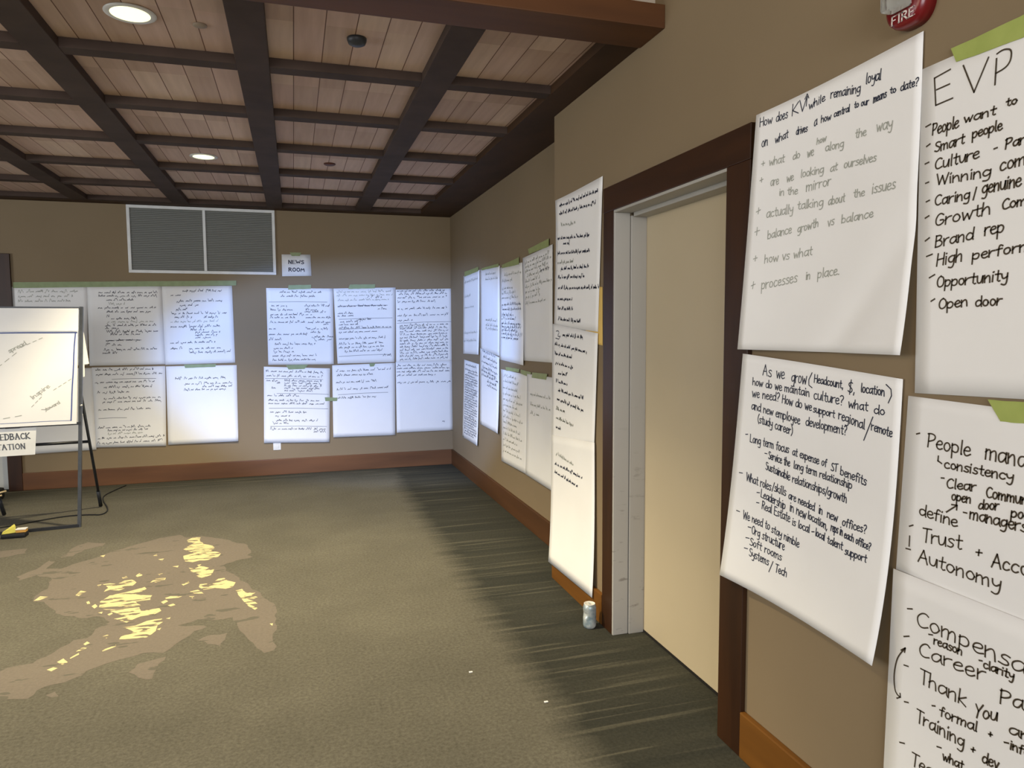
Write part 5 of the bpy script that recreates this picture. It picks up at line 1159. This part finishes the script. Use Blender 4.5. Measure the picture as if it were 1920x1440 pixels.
# ------------------------------------------------------------------ vent, outlet, alarm
def vent():
    x0, x1, z0, z1 = -1.505, -.155, 2.063, 2.726
    x1 = -.152; z1 = 2.712
    r = empty('wall_vent', ((x0 + x1) / 2, BW, z0), 'wide white framed return air vent with two grey panels under the ceiling', 'vent')
    mb = MB(); f = .028; y0 = BW - .02
    mb.box((x0, y0, z0), (x1, BW, z0 + f), .003); mb.box((x0, y0, z1 - f), (x1, BW, z1), .003); mb.box((x0, y0, z0 + f), (x0 + f, BW, z1 - f), .003); mb.box((x1 - f, y0, z0 + f), (x1, BW, z1 - f), .003)
    xm = (x0 + x1) / 2 + .012; mb.box((xm - .013, y0, z0 + f), (xm + .013, BW, z1 - f), .003); mb.build('frame', 'white_trim', r)
    for a, b in ((x0 + f, xm - .013), (xm + .013, x1 - f)):
        mb = MB(); mb.box((a, BW - .006, z0 + f), (b, BW - .001, z1 - f))
        nsl = 34
        for i in range(nsl):
            z = z0 + f + (z1 - z0 - 2 * f) * (i + .5) / nsl; mb.quad([(a, BW - .0065, z + .007), (b, BW - .0065, z + .007), (b, BW - .012, z - .003), (a, BW - .012, z - .003)])
        mb.build('louvre_panel', 'grille', r)
vent()
def outlet():
    r = empty('wall_outlet', (-.198, BW, .26), 'white wall outlet peeking out below a back wall sheet', 'outlet')
    MB().box((-.236, BW - .006, .258), (-.160, BW, .372), .003).build('cover_plate', 'plastic', r)
    for z in (.292, .338):
        mb = MB(); mb.box((-.214, BW - .009, z - .014), (-.182, BW - .006, z + .014), .002); mb.build('socket', 'plastic', r)
outlet()
def alarm():
    y, z = 1.425, 2.300
    r = empty('fire_alarm', (NW, y, z), 'red fire alarm strobe with white FIRE lettering high on the right wall', 'fire alarm')
    def oval(ry, rz, x, n_=48, p=2.7):
        return [(x, y + ry * math.copysign(abs(math.cos(2 * math.pi * k / n_)) ** (2 / p), math.cos(2 * math.pi * k / n_)), z + rz * math.copysign(abs(math.sin(2 * math.pi * k / n_)) ** (2 / p), math.sin(2 * math.pi * k / n_))) for k in range(n_)]
    mb = MB(); rings = [[mb.bm.verts.new(p) for p in oval(a, b, x)] for a, b, x in ((.058, .078, NW), (.059, .079, NW - .03), (.056, .076, NW - .041), (.047, .067, NW - .047))]
    for A, B in zip(rings, rings[1:]):
        for k in range(48): mb.bm.faces.new([A[k], A[(k + 1) % 48], B[(k + 1) % 48], B[k]])
    mb.bm.faces.new(rings[0]); mb.bm.faces.new(rings[-1]); mb.build('housing', 'red', r, smooth=True)
    mb = MB(); mb.box((NW - .085, y - .032, z - .043), (NW - .047, y + .032, z + .040), .010); mb.build('strobe_lens', 'clear', r)
    MB().box((NW - .052, y - .028, z - .036), (NW - .046, y + .028, z + .036), .002).build('reflector', 'white_trim', r)
    mb = MB(); put = lambda u, v: Vector((NW - .0482 if v > z - 1 else NW, -u, v))
    roman(mb, 'FIRE', -y - .028, z - .066, .066, .020, put, .0040); mb.build('lettering', 'lettering', r)
alarm()

# ------------------------------------------------------------------ silver can
def can():
    c = (1.383, 3.215, 0)
    r = empty('drink_can', c, 'dented silver drink can on the carpet against the doorway casing', 'can')
    def dent(a, h):
        k = 1.0
        k -= .28 * math.exp(-((h - .072) / .014) ** 2) * max(0, math.cos(a - 3.4)) ** 4
        k -= .10 * math.exp(-((h - .05) / .03) ** 2) * max(0, math.cos(a - 4.3)) ** 8
        return k
    prof = [(.020, .003), (.026, 0), (.030, .006), (.033, .014)] + [(.033, .014 + .09 * i / 18) for i in range(1, 19)] + [(.031, .112), (.027, .121)]
    MB().lathe(c, prof, 40, dent).build('body', 'alu', r, smooth=True)
    MB().lathe(c, [(.027, .1212), (.0282, .1215), (.0282, .124), (.0262, .1245), (.025, .1225), (.004, .1222)], 40).build('lid', 'plastic', r, smooth=True)
    MB().box((1.378, 3.205, .1225), (1.388, 3.228, .1245), .001).build('pull_tab', 'alu', r)
can()

# ------------------------------------------------------------------ easel with pad and sign
def easel():
    FR, FL = Vector((-1.618, 6.116, 0)), Vector((-2.315, 6.03, 0))
    w_ = (FL - FR).normalized(); dp = Vector((-w_.y, w_.x, 0)); dp = dp if dp.y > 0 else -dp
    r = empty('easel', (FR + FL) / 2, 'grey and black metal flip chart easel at the left edge', 'easel')
    lean = .16; H_ = 1.69
    TR, TLp = FR + dp * lean + Vector((.072, 0, H_)), FL + dp * lean + Vector((.03, 0, H_))
    for a, b in ((FR, TR), (FL, TLp)):
        MB().tube([a + Vector((0, 0, .0)), b], .0115, square=True).build('front_post', 'greymetal', r)
    RR, RL = Vector((-1.621, 6.765, .012)), Vector((-2.306, 6.69, .012))
    hR, hL = FR.lerp(TR, .60) + dp * .02, FL.lerp(TLp, .60) + dp * .02
    for a, b in ((hR, RR), (hL, RL)):
        q = MB().tube([a, b], .011, 12).build('rear_leg', 'black', r, smooth=True)
        MB().tube([b + (a - b).normalized() * .16, b], .015, 12).build('leg_sleeve', 'black', q, smooth=True)
    MB().tube([FR + Vector((0, 0, .012)), FL + Vector((0, 0, .012))], .011, square=True).build('base_bar', 'black', r)
    MB().tube([RR.lerp(hR, .60), RL.lerp(hL, .60)], .012, 10).build('rear_cross_bar', 'black', r, smooth=True)
    MB().tube([TR - Vector((0, 0, .012)), TLp - Vector((0, 0, .012))], .011, square=True).build('top_bar', 'greymetal', r)
    MB().tube([FR.lerp(TR, .47) - dp * .012, FL.lerp(TLp, .47) - dp * .012], .010, square=True).build('pad_tray', 'black', r)
    for p in (FR.lerp(TR, .55), FR.lerp(TR, .505) + dp * .03):
        MB().tube([p + Vector((.004, -.016, 0)), p + Vector((.016, -.018, .006))], .006, 8).build('screw_knob', 'plastic', r, smooth=True)
    # backing board between the posts
    def P(s, t, off): return FR.lerp(FL, s).lerp(TR.lerp(TLp, s), t) - dp * off
    mb = MB(); ptsf = [P(.03, .49, .004), P(.97, .49, .004), P(.97, .985, .004), P(.03, .985, .004)]; ptsb = [p + dp * .006 for p in ptsf]
    vf = [mb.bm.verts.new(p) for p in ptsf]; vb = [mb.bm.verts.new(p) for p in ptsb]
    mb.bm.faces.new(vf); mb.bm.faces.new(vb[::-1])
    for k in range(4): mb.bm.faces.new([vf[k], vb[k], vb[(k + 1) % 4], vf[(k + 1) % 4]])
    mb.build('backing_board', 'board', r)
    # paper pad
    pad = empty('paper_pad', P(.5, .473, .02), 'white paper pad with a blue drawn border on the easel', 'paper pad')
    def slab(s0, s1, t0, t1, o0, o1, bow, name, mat, parent, nn=10):
        mb = MB(); fr, bk = [], []
        for j in range(nn + 1):
            t = t0 + (t1 - t0) * j / nn; b_ = bow * math.sin(math.pi * j / nn) + bow * 2 * (1 - j / nn) ** 3
            fr.append([mb.bm.verts.new(P(s0 + (s1 - s0) * i / 4, t, o1 + b_)) for i in range(5)]); bk.append([mb.bm.verts.new(P(s0 + (s1 - s0) * i / 4, t, o0 + b_)) for i in range(5)])
        for j in range(nn):
            for i in range(4):
                mb.bm.faces.new([fr[j][i], fr[j][i + 1], fr[j + 1][i + 1], fr[j + 1][i]]); mb.bm.faces.new([bk[j][i], bk[j + 1][i], bk[j + 1][i + 1], bk[j][i + 1]])
            for i in (0, 4): mb.bm.faces.new([fr[j][i], fr[j + 1][i], bk[j + 1][i], bk[j][i]])
        for j in (0, nn):
            for i in range(4): mb.bm.faces.new([fr[j][i], fr[j][i + 1], bk[j][i + 1], bk[j][i]])
        return mb.build(name, mat, parent, smooth=False)
    slab(.028, .97, .478, .985, .006, .018, 0, 'page_stack', 'paper', pad)
    slab(.030, .97, .470, .985, .0185, .0192, .006, 'top_page', 'paper', pad)
    # flipped page folded over the top as the lighter head band
    slab(.022, .97, .890, .992, .0235, .0250, .004, 'head_band', 'paper', pad)
    mb = MB()
    def bw(t): 
        j = (t - .470) / (.985 - .470); return .0192 + .006 * math.sin(math.pi * j) + .006 * 2 * (1 - j) ** 3
    put = lambda s, t: P(s, t, bw(t) + .0012 if t < .886 else .0292)
    def put2(s, t): return P(s, t, bw(t) + .0012)
    def line(pts, wd): 
        # pts in (s,t); widths need metric units: work in metres then convert
        W_, Hh = .70, H_
        ribbon(mb.bm, smooth([(a * W_, b * Hh) for a, b in pts], 1), wd, lambda x, y: put2(x / W_, y / Hh), 0)
    line([(.035, .882), (.25, .882), (.5, .883), (.75, .882), (.96, .882)], .008)
    line([(.048, .882), (.060, .80), (.062, .72), (.074, .62), (.076, .55), (.080, .486)], .008)
    line([(.080, .486), (.3, .488), (.6, .486), (.95, .488)], .003)
    line([(.95, .882), (.95, .486)], .007)
    mb.build('border', 'inkblue', pad)
    mb = MB()
    def dash(a, b, n_, wd=.0045):
        for k in range(n_):
            t0 = (k + .2) / n_; t1 = (k + .75) / n_
            line([(a[0] + (b[0] - a[0]) * t0, a[1] + (b[1] - a[1]) * t0), (a[0] + (b[0] - a[0]) * t1, a[1] + (b[1] - a[1]) * t1)], wd)
    dash((.33, .862), (.54, .815), 4); dash((.075, .675), (.25, .622), 4); dash((.34, .60), (.44, .55), 3); dash((.55, .80), (.80, .70), 4); dash((.5, .52), (.8, .5), 3)
    def slant(txt, a, b, h):
        ss, wt = strokes(txt); W_, Hh = .70, H_
        A = (a[0] * W_, a[1] * Hh); B = (b[0] * W_, b[1] * Hh); dx, dy = B[0] - A[0], B[1] - A[1]; l = math.hypot(dx, dy); ex = (dx / l, dy / l); ny = (-dy / l, dx / l)
        # s grows to the left, so text runs from larger to smaller s
        if ny[1] < 0: ny = (-ny[0], -ny[1])
        for s in ss: ribbon(mb.bm, smooth([(A[0] + ex[0] * x * l / wt + ny[0] * y * h / 8, A[1] + ex[1] * x * l / wt + ny[1] * y * h / 8) for x, y in s], 1), .0045, lambda x, y: put2(x / W_, y / Hh), 0)
    slant('Inspire', (.42, .588), (.27, .640), .030); slant('l', (.30, .545), (.305, .530), .03); slant('spread', (.62, .795), (.475, .832), .030); slant('toward', (.30, .535), (.18, .565), .022)
    mb.build('handwriting', 'ink1', pad)
    # pages thrown over the back of the easel, hanging beside the right post
    for k, (a, b, c_, d_) in enumerate(TURNED):
        mb = MB(); A = [Vector(p) for p in (a, b, c_, d_)]; n1 = (A[1] - A[0]).cross(A[3] - A[0]).normalized() * .0015
        vf = [mb.bm.verts.new(p) for p in A]; vb = [mb.bm.verts.new(p + n1) for p in A]
        mb.bm.faces.new(vf); mb.bm.faces.new(vb[::-1])
        for k2 in range(4): mb.bm.faces.new([vf[k2], vb[k2], vb[(k2 + 1) % 4], vf[(k2 + 1) % 4]])
        o = mb.build('turned_page', 'paper', pad); o['label'] = 'corner of a page turned over the back'
    # sign hanging at the tray
    mb = MB(); S0, S1, T0, T1 = .395, .80, .343, .462
    q = [P(S0 + .008, T0, .024), P(S1, T0, .024), P(S1, T1, .016), P(S0, T1, .016)]; vf = [mb.bm.verts.new(p) for p in q]; vb = [mb.bm.verts.new(p + dp * .0006) for p in q]
    mb.bm.faces.new(vf); mb.bm.faces.new(vb[::-1])
    for k in range(4): mb.bm.faces.new([vf[k], vb[k], vb[(k + 1) % 4], vf[(k + 1) % 4]])
    sg = mb.build('paper_sign', 'sign_paper', loc=(q[0] + q[1]) / 2); tag(sg, 'white FEEDBACK STATION sign hanging below the easel pad', 'sign')
    mb = MB()
    def put3(x, y):
        s = (S1 - x / .70); t = T0 + y / H_; k = (t - T0) / (T1 - T0); return P(s, t, .024 - .008 * k + .0012)
    Wd = (S1 - S0) * .70; Hd = (T1 - T0) * H_
    roman(mb, 'FEEDBACK', .012, Hd * .60, Wd - .05, Hd * .21, put3, slant=-.12); roman(mb, 'STATION', .020, Hd * .24, Wd - .085, Hd * .19, put3, slant=-.12)
    mb.build('lettering', 'greymetal', sg)
easel()

# ------------------------------------------------------------------ things on the carpet at the left
def pouch():
    r = empty('marker_pouch', (-1.99, 5.965, 0), 'small dark pouch on the carpet in front of the easel', 'pouch')
    mb = MB(); mb.box((-2.075, 5.915, 0), (-1.915, 6.0, .035), .014); mb.build('body', 'cordmat', r)
pouch()
mb = MB()
v = [mb.bm.verts.new(p) for p in [(-2.065, 5.92, .036), (-1.985, 5.95, .036), (-2.0, 5.99, .036), (-2.065, 5.935, .036), (-2.06, 5.92, .046), (-1.985, 5.95, .085), (-2.005, 5.99, .09), (-2.062, 5.935, .05)]]
for f in [(3, 2, 1, 0), (4, 5, 6, 7), (0, 1, 5, 4), (1, 2, 6, 5), (2, 3, 7, 6), (3, 0, 4, 7)]: mb.bm.faces.new([v[i] for i in f])
tag(mb.build('sticky_note_pad', 'yellow', loc=(-2.03, 5.95, .036)), 'yellow wedge of sticky notes resting on the dark pouch', 'sticky notes')
r = empty('small_box', (-1.95, 5.96, .036), 'small white topped orange box on the right end of the pouch', 'box')
MB().box((-1.982, 5.935, .036), (-1.918, 5.985, .056), .002).build('side', 'orange', r); MB().box((-1.983, 5.934, .0562), (-1.917, 5.986, .062), .001).build('top', 'paper', r)
r = empty('dark_bag', (-2.60, 7.33, 0), 'dark bag with two pale straps on the carpet beside the left casing', 'bag')
MB().box((-2.80, 7.26, 0), (-2.535, 7.42, .105), .03).build('body', 'cordmat', r)
for dz, dx in ((.088, .0), (.052, -.035)):
    mb = MB(); mb.tube([(-2.56 + dx, 7.245, dz - .018), (-2.52 + dx, 7.245, dz - .004), (-2.475 + dx, 7.26, dz + .006)], .008, 8); mb.build('strap', 'tan', r, smooth=True)
def cord():
    pts = [(-2.62, 6.18, .006), (-2.36, 6.21, .006), (-2.15, 6.27, .006), (-1.98, 6.40, .006), (-1.80, 6.50, .006), (-1.62, 6.48, .006), (-1.545, 6.44, .006), (-1.52, 6.55, .006), (-1.56, 6.72, .006), (-1.66, 7.0, .006), (-1.70, 7.2, .006), (-1.66, 7.40, .006), (-1.60, 7.62, .006)]
    sm = [Vector(p) for p in pts]
    for _ in range(2):
        q = [sm[0]]
        for a, b in zip(sm, sm[1:]): q += [a * .75 + b * .25, a * .25 + b * .75]
        sm = q + [sm[-1]]
    o = MB().tube(sm, .005, 8).build('power_cord', 'cordmat', loc=pts[0], smooth=True)
    tag(o, 'black power cord snaking on the carpet under the easel', 'cord')
cord()
for i, (x, y) in enumerate(((.700, 2.935), (.93, 2.60))):
    t = MB().box((x - .008, y - .005, .0008), (x + .008, y + .005, .004), .001).build('paper_scrap', 'paper', loc=(x, y, 0))
    tag(t, ['tiny white paper scrap on the open carpet', 'tiny white paper scrap on the ribbed carpet border'][i], 'paper scrap', 'paper scraps on the carpet')
